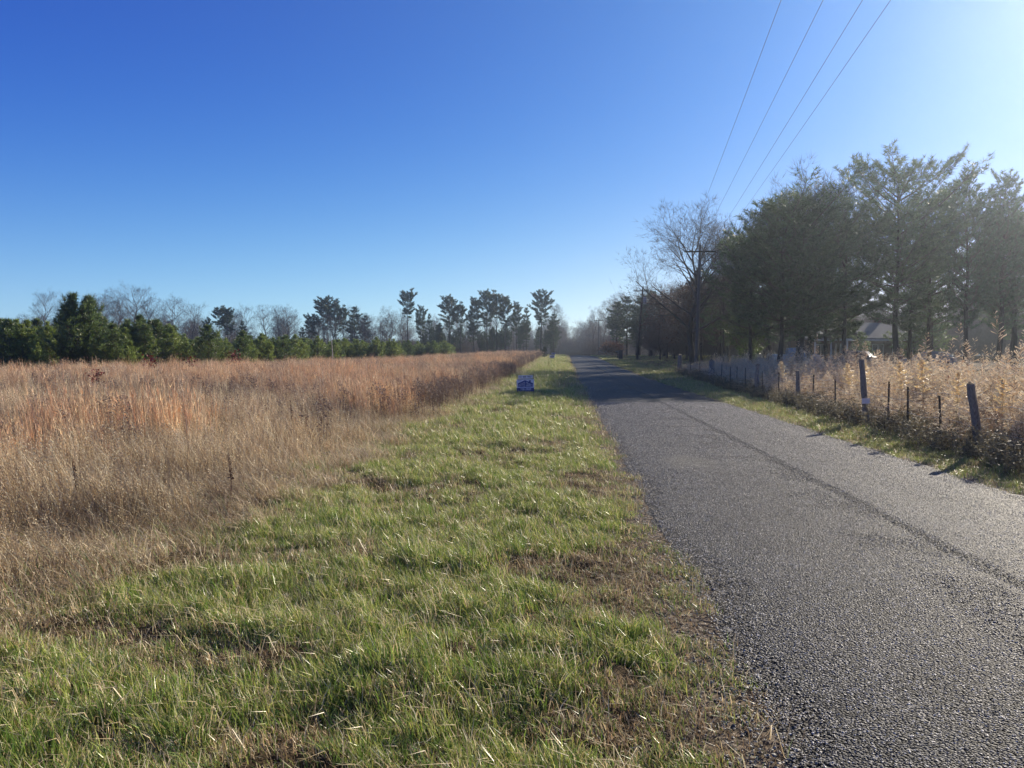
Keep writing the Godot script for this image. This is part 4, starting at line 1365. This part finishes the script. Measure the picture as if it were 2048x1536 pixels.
# a car from lofted sections; z forward
func car(called: String, label: String, paint: Material, x: float, d: float, turn: float, pickup: bool, category: String) -> void:
	var o := thing(called, label, category, spot(x, d), turn, "cars parked in the yard")
	var loft := func(secs: Array) -> ArrayMesh:
		# each section: [z, half width low, half width high, y low, y high]
		var b := Buf.new()
		var rings := []
		for s in secs:
			var r := PackedVector3Array()
			var w0: float = s[1]
			var w1: float = s[2]
			var y0: float = s[3]
			var y1: float = s[4]
			for q in [[-w0 * 0.94, y0], [-w0, lerpf(y0, y1, 0.25)], [-w0, lerpf(y0, y1, 0.6)], [-w1, lerpf(y0, y1, 0.9)], [-w1 * 0.86, y1], [w1 * 0.86, y1], [w1, lerpf(y0, y1, 0.9)], [w0, lerpf(y0, y1, 0.6)], [w0, lerpf(y0, y1, 0.25)], [w0 * 0.94, y0]]:
				r.append(Vector3(q[0], q[1], s[0]))
			rings.append(r)
		for i in rings.size() - 1:
			for k in 10:
				var j := (k + 1) % 10
				b.quad(rings[i][k], rings[i][j], rings[i + 1][j], rings[i + 1][k], Color.WHITE)
		for r in [rings[0], rings[-1]]:
			for k in range(1, 9):
				b.tri(r[0], r[k], r[k + 1], Color.WHITE)
		return b.mesh()
	if pickup:
		part("body", loft.call([[-2.6, 0.86, 0.86, 0.42, 0.98], [-2.5, 0.9, 0.9, 0.38, 1.0], [0.9, 0.92, 0.92, 0.36, 1.0], [1.9, 0.9, 0.86, 0.36, 1.02], [2.45, 0.86, 0.78, 0.38, 0.94], [2.6, 0.78, 0.7, 0.42, 0.86]]), paint, o)
		part("cab", loft.call([[-0.75, 0.86, 0.72, 0.98, 1.02], [-0.65, 0.86, 0.7, 0.98, 1.68], [0.35, 0.86, 0.7, 0.98, 1.70], [1.15, 0.86, 0.74, 0.98, 1.04]]), paint, o)
	else:
		part("body", loft.call([[-2.2, 0.74, 0.7, 0.42, 0.9], [-2.08, 0.84, 0.78, 0.34, 1.0], [-1.2, 0.9, 0.86, 0.3, 1.0], [0.8, 0.9, 0.86, 0.3, 0.96], [1.8, 0.86, 0.78, 0.32, 0.86], [2.2, 0.74, 0.64, 0.4, 0.72]]), paint, o)
		part("cab", loft.call([[-1.95, 0.82, 0.72, 0.9, 0.98], [-1.5, 0.84, 0.68, 0.9, 1.42], [-0.6, 0.85, 0.68, 0.9, 1.5], [0.3, 0.85, 0.68, 0.9, 1.44], [1.15, 0.84, 0.74, 0.9, 0.95]]), paint, o)
	var z0 := -0.6 if pickup else -1.45
	var z1 := 0.4 if pickup else 0.35
	var y1 := 1.6 if pickup else 1.36
	for s in [-1, 1]:
		var mid := (z0 + z1) / 2.0
		for w in [[z0, mid - 0.04], [mid + 0.04, z1]]:
			var b := Buf.new()
			b.box(Vector3(s * 0.775, (1.03 + y1) / 2.0, (w[0] + w[1]) / 2.0), Vector3(0.02, y1 - 1.03, w[1] - w[0]), Color.WHITE, Basis(Vector3.BACK, s * 0.22))
			part("side_window", b.mesh(), M["window glass"], o)
	var ws := Buf.new()
	ws.box(Vector3(0, (1.04 + y1) / 2.0, 0.78), Vector3(1.3, 0.02, 0.78), Color.WHITE, Basis(Vector3.RIGHT, 0.72 if pickup else 0.55))
	part("windscreen", ws.mesh(), M["window glass"], o)
	for s in [-1, 1]:
		for z in [-1.5, 1.55] if pickup else [-1.35, 1.38]:
			var t := Buf.new()
			var c := Vector3(s * 0.8, 0.33, z)
			t.tube(PackedVector3Array([c - Vector3(0.11, 0, 0), c - Vector3(0.10, 0, 0), c + Vector3(0.10, 0, 0), c + Vector3(0.11, 0, 0)]), PackedFloat32Array([0.2, 0.34, 0.34, 0.2]), 18, Color.WHITE)
			var wheel := part("wheel", t.mesh(), M["tyre"], o)
			var r := Buf.new()
			r.tube(PackedVector3Array([c + Vector3(s * 0.112, 0, 0), c + Vector3(s * 0.116, 0, 0), c + Vector3(s * 0.09, 0, 0)]), PackedFloat32Array([0.21, 0.19, 0.02]), 14, Color.WHITE)
			part("rim", r.mesh(), M["rim metal"], wheel)
		var l := Buf.new()
		l.box(Vector3(s * 0.58, 0.68, 2.52 if pickup else 2.1), Vector3(0.3, 0.14, 0.14), Color.WHITE)
		part("headlight", l.mesh(), M["white paint"], o)
		var tl := Buf.new()
		tl.box(Vector3(s * 0.68, 0.8, -2.56 if pickup else -2.12), Vector3(0.2, 0.16, 0.1), Color.WHITE)
		part("tail_light", tl.mesh(), M["maroon paint"], o)
	var bp := Buf.new()
	bp.box(Vector3(0, 0.5, 2.58 if pickup else 2.18), Vector3(1.5, 0.18, 0.12), Color.WHITE)
	part("bumper", bp.mesh(), M["galvanised"], o)


func roof_prism(half_w: float, half_d: float, eave: float, ridge: float, hip: float) -> ArrayMesh:
	var b := Buf.new()
	var t := 0.14
	var p := [Vector3(-half_w, eave, half_d), Vector3(half_w, eave, half_d), Vector3(half_w, eave, -half_d), Vector3(-half_w, eave, -half_d), Vector3(-half_w + hip, ridge, 0), Vector3(half_w - hip, ridge, 0)]
	var q := []
	for v in p:
		q.append(v - Vector3(0, t, 0))
	var c := Color.WHITE
	b.quad(p[0], p[1], p[5], p[4], c)
	b.quad(p[2], p[3], p[4], p[5], c)
	b.tri(p[1], p[2], p[5], c)
	b.tri(p[3], p[0], p[4], c)
	for k in 4:
		var j := (k + 1) % 4
		b.quad(q[k], q[j], p[j], p[k], c)
	b.quad(q[0], q[1], q[2], q[3], c)
	return b.mesh()


func build_house() -> void:
	var x := 33.0
	var d := 86.0
	var o := thing("brick_house", "low brick ranch house with grey roof and white trim behind the pines", "house", spot(x, d), -0.12)
	var w := Buf.new()
	w.box(Vector3(0, 1.25, 0), Vector3(13.0, 2.7, 7.0), Color.WHITE)
	var wall := part("wall", w.mesh(), M["red brick"], o)
	var courses := Buf.new()
	for k in 30:
		courses.box(Vector3(0, 0.05 + k * 0.082, 3.503), Vector3(12.96, 0.062, 0.012), Color.WHITE)
	var rows := part("brick_courses", courses.mesh(), M["red brick"], wall)
	rows.set_meta("kind", "stuff")
	part("roof", roof_prism(7.1, 4.2, 2.72, 4.5, 2.6), M["shingles"], o)
	# the porch with its own gable
	var g := Buf.new()
	g.box(Vector3(-3.2, 0.1, 4.6), Vector3(5.0, 0.2, 2.2), Color.WHITE)
	part("porch_floor", g.mesh(), M["galvanised"], o)
	var pr := Buf.new()
	var a := [Vector3(-6.0, 2.62, 5.9), Vector3(-0.4, 2.62, 5.9), Vector3(-3.2, 3.95, 5.9), Vector3(-6.0, 2.62, 1.0), Vector3(-0.4, 2.62, 1.0), Vector3(-3.2, 3.95, 1.0)]
	pr.quad(a[0], a[2], a[5], a[3], Color.WHITE)
	pr.quad(a[2], a[1], a[4], a[5], Color.WHITE)
	part("porch_roof", pr.mesh(), M["shingles"], o)
	var gb := Buf.new()
	gb.tri(a[0] - Vector3(0, 0, 0.25), a[1] - Vector3(0, 0, 0.25), a[2] - Vector3(0, 0.05, 0.25), Color.WHITE)
	gb.tri(a[0] - Vector3(0, 0, 0.3), a[2] - Vector3(0, 0.05, 0.3), a[1] - Vector3(0, 0, 0.3), Color.WHITE)
	part("porch_gable", gb.mesh(), M["dark brick"], o)
	var f := Buf.new()
	f.box(Vector3(-3.2, 2.52, 5.72), Vector3(5.5, 0.2, 0.12), Color.WHITE)
	part("fascia", f.mesh(), M["white paint"], o)
	f = Buf.new()
	f.box(Vector3(3.4, 2.5, 4.22), Vector3(7.4, 0.18, 0.06), Color.WHITE)
	part("fascia", f.mesh(), M["white paint"], o)
	for k in 4:
		var p := Buf.new()
		p.box(Vector3(-5.6 + k * 1.6, 1.31, 5.6), Vector3(0.14, 2.22, 0.14), Color.WHITE)
		part("porch_post", p.mesh(), M["white paint"], o)
	for k in [-4.6, 1.2, 3.2, 5.2]:
		var fr := Buf.new()
		fr.box(Vector3(k, 1.45, 3.52), Vector3(1.15, 1.3, 0.06), Color.WHITE)
		var win := part("window", fr.mesh(), M["white paint"], o)
		for s in [-0.265, 0.265]:
			var pn := Buf.new()
			pn.box(Vector3(k + s, 1.45, 3.555), Vector3(0.46, 1.12, 0.02), Color.WHITE)
			part("pane", pn.mesh(), M["window glass"], win)
	var dr := Buf.new()
	dr.box(Vector3(-2.6, 1.1, 3.52), Vector3(0.95, 2.05, 0.06), Color.WHITE)
	var door := part("door", dr.mesh(), M["white paint"], o)
	var hd := Buf.new()
	hd.box(Vector3(-2.25, 1.05, 3.57), Vector3(0.05, 0.12, 0.05), Color.WHITE)
	part("handle", hd.mesh(), M["dark print"], door)
	var ch := Buf.new()
	ch.box(Vector3(2.2, 4.3, -0.6), Vector3(0.8, 1.4, 0.6), Color.WHITE)
	part("chimney", ch.mesh(), M["red brick"], o)


func build_small_things() -> void:
	var g := RandomNumberGenerator.new()
	g.seed = 99
	yard_sign(-1.43, 28.0, -0.02, "blue and white house-shaped estate sign with a number board on top", true)
	var second := yard_sign(-1.55, 100.0, 0.05, "smaller looking estate sign standing far along the verge by the dark shrub", false)
	yard_sign(-1.9, 138.0, 0.12, "farthest pale sign at the crest of the verge", false)

	# mailboxes
	var o := thing("mailbox_pillar", "dark square mailbox pillar at the roadside in front of the orange bush", "mailbox", spot(7.6, 100.0))
	var b := Buf.new()
	b.box(Vector3(0, 0.6, 0), Vector3(0.55, 1.3, 0.55), Color.WHITE)
	part("pillar", b.mesh(), M["dark brick"], o)
	b = Buf.new()
	b.box(Vector3(0, 1.28, 0), Vector3(0.64, 0.07, 0.64), Color.WHITE)
	part("cap_stone", b.mesh(), M["dark brick"], o)
	b = Buf.new()
	b.box(Vector3(-0.29, 0.9, 0), Vector3(0.04, 0.2, 0.24), Color.WHITE)
	part("door", b.mesh(), M["galvanised"], o)
	o = thing("mailbox", "small black mailbox on a thin post left of the dark pillar", "mailbox", spot(7.5, 104.0))
	b = Buf.new()
	b.box(Vector3(0, 0.4, 0), Vector3(0.09, 1.0, 0.09), Color.WHITE)
	part("post", b.mesh(), M["dark brick"], o)
	b = Buf.new()
	b.tube(PackedVector3Array([Vector3(-0.3, 1.02, 0), Vector3(-0.29, 1.02, 0), Vector3(0.29, 1.02, 0), Vector3(0.3, 1.02, 0)]), PackedFloat32Array([0.01, 0.17, 0.17, 0.01]), 12, Color.WHITE)
	part("box", b.mesh(), M["dark print"], o)

	# the orange bush and other shrubs
	var bush := bare_tree(301, {"h": 2.3, "trunk": 0.02, "leader": 0.5, "spread": 0.75, "limbs": 24, "kids": [6, 6, 5], "most": 3, "fine": 3, "tilt": 0.8, "r": 0.03, "col": Color(0.16, 0.1, 0.07), "leaves": Color(0.26, 0.14, 0.075), "leaf_count": 3})
	var bo := plant_bare(bush, "orange_bush", "wide orange brown bush behind the mailboxes at the roadside", "bush")
	bo.position = spot(7.5, 116.0, 0.05)
	bo.scale = Vector3(1.4, 1.0, 1.4)
	var cedar := pine(302, {"h": 1.7, "base": 0.02, "width": 0.75, "whorls": 9, "per": 6, "needle": 0.16, "nw": 0.02, "n": 10, "col": Color(0.03, 0.045, 0.02), "top": 0.2, "lift": 0.5, "lift_top": 1.5, "fat": 0.3, "gaps": 0.14, "r": 0.04})
	var co := plant_pine(cedar, "dark_shrub", "small round dark evergreen shrub at the end of the tall grass by the signs", "shrub")
	co.position = spot(-2.75, 108.0, 0.05)

	# parked cars
	car("parked_car", "dark maroon car parked in front of the house between the pine trunks", M["maroon paint"], 25.8, 69.0, 4.09, false, "car")
	car("parked_car", "silver blue car parked farthest right behind the weeds", M["silver paint"], 31.2, 66.0, 4.24, false, "car")
	car("pickup_truck", "pale blue pickup truck parked beside the house behind the first pine trunk", M["pale blue paint"], 24.2, 80.0, 1.45, true, "pickup")

	# red leaved saplings in the tall grass
	var sap := bare_tree(311, {"h": 1.5, "trunk": 0.2, "leader": 0.9, "spread": 0.3, "limbs": 8, "kids": [4, 4], "most": 2, "fine": 2, "tilt": 0.8, "r": 0.012, "col": Color(0.12, 0.06, 0.05), "leaves": Color(0.17, 0.022, 0.018), "leaf_count": 3})
	var first: Node3D = null
	for p in [[-21.9, 48.0, 1.5, "red leaved sapling with two dark crimson tufts, highest in the tall grass"], [-20.5, 35.5, 1.25, "red leaved sapling in the tan grass below the tall pine block"], [-15.9, 24.2, 0.9, "red leaved sapling nearest the camera among the orange clumps"], [-19.8, 38.0, 1.2, "red leaved sapling in the middle of the tan grass, between the other two"]]:
		if first == null:
			first = plant_bare(sap, "red_sapling", p[3], "sapling", "red leaved saplings in the field")
			first.position = spot(p[0], p[1])
			first.scale = Vector3.ONE * p[2] / 1.5
		else:
			copy(first, "red_sapling", spot(p[0], p[1]), p[1], Vector3.ONE * p[2] / 1.5, p[3])

	# dead dock stalks with dark brown seed
	for p in [[-4.65, 6.7, 0.62, "dark brown dock stalk in the near left of the brown grass"], [-3.45, 7.4, 0.6, "dark brown dock stalk at the edge of the mown grass"], [-4.6, 12.2, 0.85, "dark dock stalk farther off in the brown grass"]]:
		var st := Buf.new()
		var hh: float = p[2]
		st.tube(PackedVector3Array([Vector3(0, -0.05, 0), Vector3(0.02, hh * 0.5, 0), Vector3(-0.01, hh, 0.01)]), PackedFloat32Array([0.006, 0.005, 0.003]), 5, Color(0.09, 0.045, 0.03))
		var hd := Buf.new()
		for k in 150:
			var t := g.randf()
			var q := Vector3(0.02 * (1.0 - t), hh * lerpf(0.55, 1.0, t), 0)
			var u := Vector3(g.randf_range(-1, 1), g.randf_range(-0.3, 1), g.randf_range(-1, 1)).normalized() * g.randf_range(0.008, 0.028) * (1.3 - t)
			var s := Vector3(g.randf_range(-1, 1), g.randf_range(-1, 1), g.randf_range(-1, 1)).normalized() * 0.007
			hd.tri(q, q + u + s, q + u - s, tint(g, Color(0.075, 0.032, 0.02), 0.4))
		var dk := thing("dock_stalk", p[3], "weed", spot(p[0], p[1]), 0.0, "dark dock stalks in the brown grass")
		part("stem", st.mesh(), M["twigs"], dk)
		part("seed_head", hd.mesh(), M["dry leaves"], dk)

	# pale plumes that catch the sun behind the fence
	var pl := Buf.new()
	var stem := Buf.new()
	stem.tube(PackedVector3Array([Vector3(0, -0.05, 0), Vector3(0.03, 0.7, 0), Vector3(-0.03, 1.45, 0.02)]), PackedFloat32Array([0.006, 0.005, 0.002]), 5, Color(0.35, 0.24, 0.14))
	for k in 34:
		var t := k / 34.0
		var base := Vector3(lerpf(0.01, -0.03, t), lerpf(0.85, 1.47, t), 0.01)
		var reach := 0.22 * sin(PI * (0.18 + 0.8 * t)) * (1.05 - t * 0.8) + 0.02
		var a := k * 2.4
		var out := Vector3(cos(a), 0.9, sin(a)).normalized()
		for j in 16:
			var u := (j + g.randf()) / 16.0
			var q := base + out * reach * u + Vector3(cos(a), -0.4, sin(a)) * reach * u * u * 0.5
			var s := Vector3(g.randf_range(-1, 1), g.randf_range(-0.2, 1), g.randf_range(-1, 1)).normalized()
			pl.tri(q, q + s * 0.055, q + s.cross(out) * 0.026, tint(g, Color(0.86, 0.68, 0.37), 0.2))
	var first_plume: Node3D = null
	for p in [[6.77, 14.5, 0.98, "big golden goldenrod plume right of the leaning fence post's neighbour, brightest of all"], [6.82, 15.5, 0.94, "slim golden plume between the two steel posts"], [6.70, 13.1, 0.86, "golden plume close left of the leaning fence post"], [6.88, 17.5, 0.94, "pale golden plume just right of the post with the white plate"], [6.95, 18.6, 0.92, "pale golden plume just left of the post with the white plate"], [6.60, 11.6, 0.85, "pale plume behind the top of the leaning fence post"], [7.2, 25.0, 0.92, "white tufted plume far along the fence"]]:
		if first_plume == null:
			first_plume = thing("golden_plume", p[3], "weed", spot(p[0], p[1]), 0.3, "golden plumes behind the fence")
			part("stem", stem.mesh(), M["twigs"], first_plume)
			part("plume", pl.mesh(), M["dry grass"], first_plume)
		else:
			copy(first_plume, "golden_plume", spot(p[0], p[1]), p[1] * 2.0, Vector3(p[2], p[2], p[2]), p[3])

	# a pale dead stake and a scrap of white in front of the row of pines
	var sk := Buf.new()
	sk.tube(PackedVector3Array([Vector3(0, -0.2, 0), Vector3(-0.03, 1.6, 0), Vector3(-0.12, 2.95, 0)]), PackedFloat32Array([0.06, 0.045, 0.02]), 6, Color(0.42, 0.39, 0.34))
	single("dead_sapling", sk.mesh(), M["twigs"], "pale thin dead sapling standing in front of the row of young pines", "sapling", spot(-22.5, 71.0))
	var fl := thing("marker_stake", "thin stake with a scrap of white and orange tape at the field's edge", "marker", spot(-26.9, 55.5))
	sk = Buf.new()
	sk.tube(PackedVector3Array([Vector3(0, -0.2, 0), Vector3(0, 1.6, 0)]), PackedFloat32Array([0.012, 0.01]), 5, Color(0.3, 0.2, 0.12))
	part("stake", sk.mesh(), M["twigs"], fl)
	sk = Buf.new()
	sk.quad(Vector3(0, 1.42, 0), Vector3(0.2, 1.5, 0.05), Vector3(0.24, 1.62, 0.0), Vector3(0, 1.6, 0), Color(0.85, 0.8, 0.7))
	sk.quad(Vector3(0, 1.42, 0), Vector3(0, 1.56, 0), Vector3(-0.16, 1.46, 0.04), Vector3(-0.14, 1.38, 0.0), Color(0.55, 0.2, 0.07))
	part("tape", sk.mesh(), M["dry leaves"], fl)


# ---------------------------------------------------------------- ground and road
func ground_tint(x: float, d: float) -> Color:
	var soil := Color(0.10, 0.072, 0.042)
	var thatch := Color(0.16, 0.118, 0.06)
	var c := soil.lerp(thatch, clampf(0.5 + patchy.get_noise_2d(x * 1.7, d * 1.7), 0.0, 1.0))
	if x < verge_edge(d):
		c = c.lerp(Color(0.15, 0.095, 0.05), 0.6)
	var off := maxf(ROAD_L - x, x - ROAD_R)
	if off > -0.3 and off < 0.5:
		c = c.lerp(Color(0.24, 0.19, 0.14), smoothstep(0.42, 0.05, off + 0.12 * patchy.get_noise_2d(x, d * 2.0)))
	# the open leafy yard behind the fence, far along
	if x > 7.5 and d > 60.0 and d < 125.0:
		c = Color(0.20, 0.14, 0.085).lerp(c, clampf(0.4 + patchy.get_noise_2d(x * 0.6, d * 0.3), 0.0, 1.0))
	return c


func seam_x(d: float) -> float:
	return 3.1 + 0.004 * d * smoothstep(30.0, 5.0, d) + 0.03 * lumps.get_noise_2d(40.0, d * 1.5) + 0.02 * clods.get_noise_2d(40.0, d * 2.0)


func build_ground() -> void:
	var xs := lines(-600.0, -6.0, 7.0, 600.0, 0.13, 1.14)
	var ds := lines(-150.0, 1.6, 14.0, 900.0, 0.13, 1.05)
	structure("ground", sheet(xs, ds, ground, ground_tint), M["soil"])

	# the road: columns in shares of its width, finer about the seam
	var b := []
	var cols := PackedFloat32Array()
	for k in 15:
		cols.append(k / 15.0)
	for k in [-0.05, -0.02, -0.008, 0.008, 0.02, 0.05]:
		cols.append(0.5 + k)
	for k in range(9, 16):
		cols.append(k / 15.0)
	var sorted := Array(cols)
	sorted.sort()
	var uniq := []
	for c in sorted:
		if uniq.is_empty() or c - uniq[-1] > 0.004:
			uniq.append(c)
	ds = lines(-120.0, 1.6, 16.0, 420.0, 0.09, 1.05)
	var v := PackedVector3Array()
	var n := PackedVector3Array()
	var cl := PackedColorArray()
	var idx := PackedInt32Array()
	var w := uniq.size()
	for d in ds:
		var seam := seam_x(d)
		var left := road_left(d)
		var right := road_right(d)
		for u in uniq:
			var x: float = lerpf(left, seam, u * 2.0) if u < 0.5 else lerpf(seam, right, u * 2.0 - 1.0)
			var y := road_height(x, d)
			var e := x - seam
			var dark := 1.0
			# the worn joint between the lanes
			var ragged := 0.5 + 0.5 * clods.get_noise_2d(d * 3.0, 77.0)
			var joint := smoothstep(0.075, 0.012, absf(e)) * (0.6 + 0.4 * ragged)
			y -= 0.016 * joint
			y += 0.012 * smoothstep(0.0, 0.03, e)
			dark -= 0.72 * joint
			# torn surface left of the joint
			var torn := smoothstep(-0.9, -0.15, e) * (1.0 if e < 0.0 else 0.0) * smoothstep(0.05, 0.35, patchy.get_noise_2d(x * 2.0, d * 1.2))
			dark -= 0.42 * torn
			y -= 0.01 * torn
			if e > 0.0:
				dark *= 1.02
			else:
				dark *= 0.97
			dark *= 1.0 + 0.30 * patchy.get_noise_2d(x * 1.2, d * 0.25) + 0.22 * patchy.get_noise_2d(x * 1.6 + 60.0, d * 1.1) + 0.12 * clods.get_noise_2d(x * 2.0, d)
			# polished wheel tracks
			for wt in [1.35, 2.6, 3.65, 4.75]:
				dark *= 1.0 + 0.14 * exp(-pow((x - wt) / 0.2, 2.0))
			# short ragged cracks across the lane
			var cr := absf(patchy.get_noise_2d(x * 0.9 + 200.0, d * 2.6))
			dark *= 1.0 - 0.5 * smoothstep(0.018, 0.004, cr) * smoothstep(0.05, 0.3, lumps.get_noise_2d(x * 0.6 + 15.0, d * 0.3))
			var c := Color(0.152, 0.153, 0.157) * dark
			# a pale patch in the left lane
			var px := (x - 1.82) / 0.2
			var pd := (d - 10.9) / 0.6
			var pale := smoothstep(1.25, 0.7, sqrt(px * px + pd * pd) + 0.35 * clods.get_noise_2d(x * 5.0, d * 5.0))
			c = c.lerp(Color(0.48, 0.45, 0.40), 0.65 * pale)
			y += 0.006 * pale
			# dust and sand at the edges
			var off := minf(x - left, right - x)
			c = c.lerp(Color(0.30, 0.25, 0.19), 0.75 * smoothstep(0.28, 0.0, off + 0.12 * clods.get_noise_2d(x * 3.0, d * 2.0)))
			if off < 0.01:
				y -= 0.03
			v.append(Vector3(x, y, -d))
			cl.append(c)
	for j in ds.size():
		for i in w:
			var p := v[j * w + mini(i + 1, w - 1)] - v[j * w + maxi(i - 1, 0)]
			var q := v[mini(j + 1, ds.size() - 1) * w + i] - v[maxi(j - 1, 0) * w + i]
			n.append(p.cross(q).normalized())
	for j in ds.size() - 1:
		for i in w - 1:
			var k := j * w + i
			idx.append_array(PackedInt32Array([k, k + w, k + 1, k + 1, k + w, k + w + 1]))
	var a := []
	a.resize(Mesh.ARRAY_MAX)
	a[Mesh.ARRAY_VERTEX] = v
	a[Mesh.ARRAY_NORMAL] = n
	a[Mesh.ARRAY_COLOR] = cl
	a[Mesh.ARRAY_INDEX] = idx
	var m := ArrayMesh.new()
	m.add_surface_from_arrays(Mesh.PRIMITIVE_TRIANGLES, a)
	structure("road", m, M["chip seal"])


func pebble(seed_: int) -> ArrayMesh:
	var g := RandomNumberGenerator.new()
	g.seed = seed_
	var b := Buf.new()
	var ring := []
	for k in 5:
		var a := TAU * k / 5.0
		var r := g.randf_range(0.75, 1.15)
		ring.append(Vector3(cos(a) * r, g.randf_range(-0.15, 0.25), sin(a) * r))
	var top := Vector3(g.randf_range(-0.25, 0.25), g.randf_range(0.55, 0.8), g.randf_range(-0.25, 0.25))
	for k in 5:
		b.tri(ring[k], ring[(k + 1) % 5], top, Color.WHITE)
		b.tri(ring[k], ring[(k + 1) % 5] , Vector3(0, -0.6, 0), Color.WHITE)
	return b.mesh()


func scatter_stones() -> void:
	var g := RandomNumberGenerator.new()
	g.seed = 555
	for job in [["road_chips", "grey stone chips bound into the worn road surface", 0], ["edge_gravel", "loose gravel and sand along both edges of the road", 1]]:
		var o := stuff(job[0], job[1], "gravel")
		for k in 3:
			var buf := PackedFloat32Array()
			var count := 0
			for i in (90000 if job[2] == 0 else 3000):
				var d := 1.8 + 22.0 * pow(g.randf(), 1.35)
				var x := g.randf_range(ROAD_L + 0.1, ROAD_R - 0.1)
				var s := g.randf_range(0.0025, 0.006)
				if job[2] == 1:
					d = 1.8 + 24.0 * pow(g.randf(), 1.6)
					x = (ROAD_L + g.randfn(0.0, 0.12)) if g.randf() < 0.6 else (ROAD_R + g.randfn(0.0, 0.14))
					s = g.randf_range(0.004, 0.011)
				if job[2] == 0:
					s *= 1.0 + 0.05 * d
				var y := maxf(road_height(x, d), ground(x, d)) if x > ROAD_L and x < ROAD_R else ground(x, d) + 0.004
				if x > seam_x(d):
					y += 0.012
				var bs := Basis(Vector3.UP, g.randf() * TAU) * Basis(Vector3.RIGHT, g.randf_range(-0.5, 0.5))
				bs = bs.scaled_local(Vector3(s, s * 0.8, s * g.randf_range(0.8, 1.2)))
				var t: float = 0.05 + 0.5 * pow(g.randf(), 2.6) if job[2] == 0 else g.randf_range(0.1, 0.3)
				buf.append_array(PackedFloat32Array([bs.x.x, bs.y.x, bs.z.x, x, bs.x.y, bs.y.y, bs.z.y, y, bs.x.z, bs.y.z, bs.z.z, -d, t, t * 0.95, t * (0.87 if job[2] == 0 else 0.8), 1.0]))
				count += 1
			var mm := MultiMesh.new()
			mm.transform_format = MultiMesh.TRANSFORM_3D
			mm.use_colors = true
			mm.mesh = pebble(700 + k)
			mm.instance_count = count
			mm.buffer = buf
			var mi := MultiMeshInstance3D.new()
			mi.name = "stone"
			mi.multimesh = mm
			mi.material_override = M["stones"]
			mi.set_meta("kind", "stuff")
			o.add_child(mi, true)


func _ready() -> void:
	# camera, sky, sun, exposure
	var cam := Camera3D.new()
	cam.name = "camera"
	cam.fov = 54.84
	cam.near = 0.05
	cam.far = 3000.0
	add_child(cam)
	cam.position = Vector3(0, 1.65, 0)
	cam.rotation = Vector3(deg_to_rad(-2.5), deg_to_rad(3.98), 0)
	cam.current = true

	var env := Environment.new()
	env.background_mode = Environment.BG_SKY
	env.sky = make_sky()
	env.tonemap_mode = Environment.TONE_MAPPER_LINEAR
	env.tonemap_exposure = 1.6
	env.sdfgi_enabled = true
	env.ssao_enabled = true
	env.ssil_enabled = true
	env.volumetric_fog_enabled = true
	env.volumetric_fog_density = 0.00065
	env.volumetric_fog_albedo = Color(0.86, 0.92, 0.97)
	env.volumetric_fog_anisotropy = 0.8
	var we := WorldEnvironment.new()
	we.name = "environment"
	we.environment = env
	add_child(we)

	var sun := DirectionalLight3D.new()
	sun.name = "sun"
	sun.light_energy = 1.6
	sun.light_color = Color(1.0, 0.95, 0.87)
	sun.light_angular_distance = 0.5
	sun.shadow_enabled = true
	add_child(sun)
	sun.look_at_from_position(SUN_DIR * 100.0, Vector3.ZERO, Vector3.UP)

	lumps.seed = 3; lumps.frequency = 0.45; lumps.noise_type = FastNoiseLite.TYPE_SIMPLEX; lumps.fractal_octaves = 2
	clods.seed = 9; clods.frequency = 1.9; clods.noise_type = FastNoiseLite.TYPE_SIMPLEX; clods.fractal_octaves = 3
	patchy.seed = 17; patchy.frequency = 0.5; patchy.noise_type = FastNoiseLite.TYPE_SIMPLEX; patchy.fractal_octaves = 3
	wide.seed = 23; wide.frequency = 0.12; wide.noise_type = FastNoiseLite.TYPE_SIMPLEX; wide.fractal_octaves = 3

	materials()
	build_ground()
	grow_trees()
	build_house()
	build_fence()
	build_power_line()
	build_small_things()
	grow_grass()
	scatter_stones()
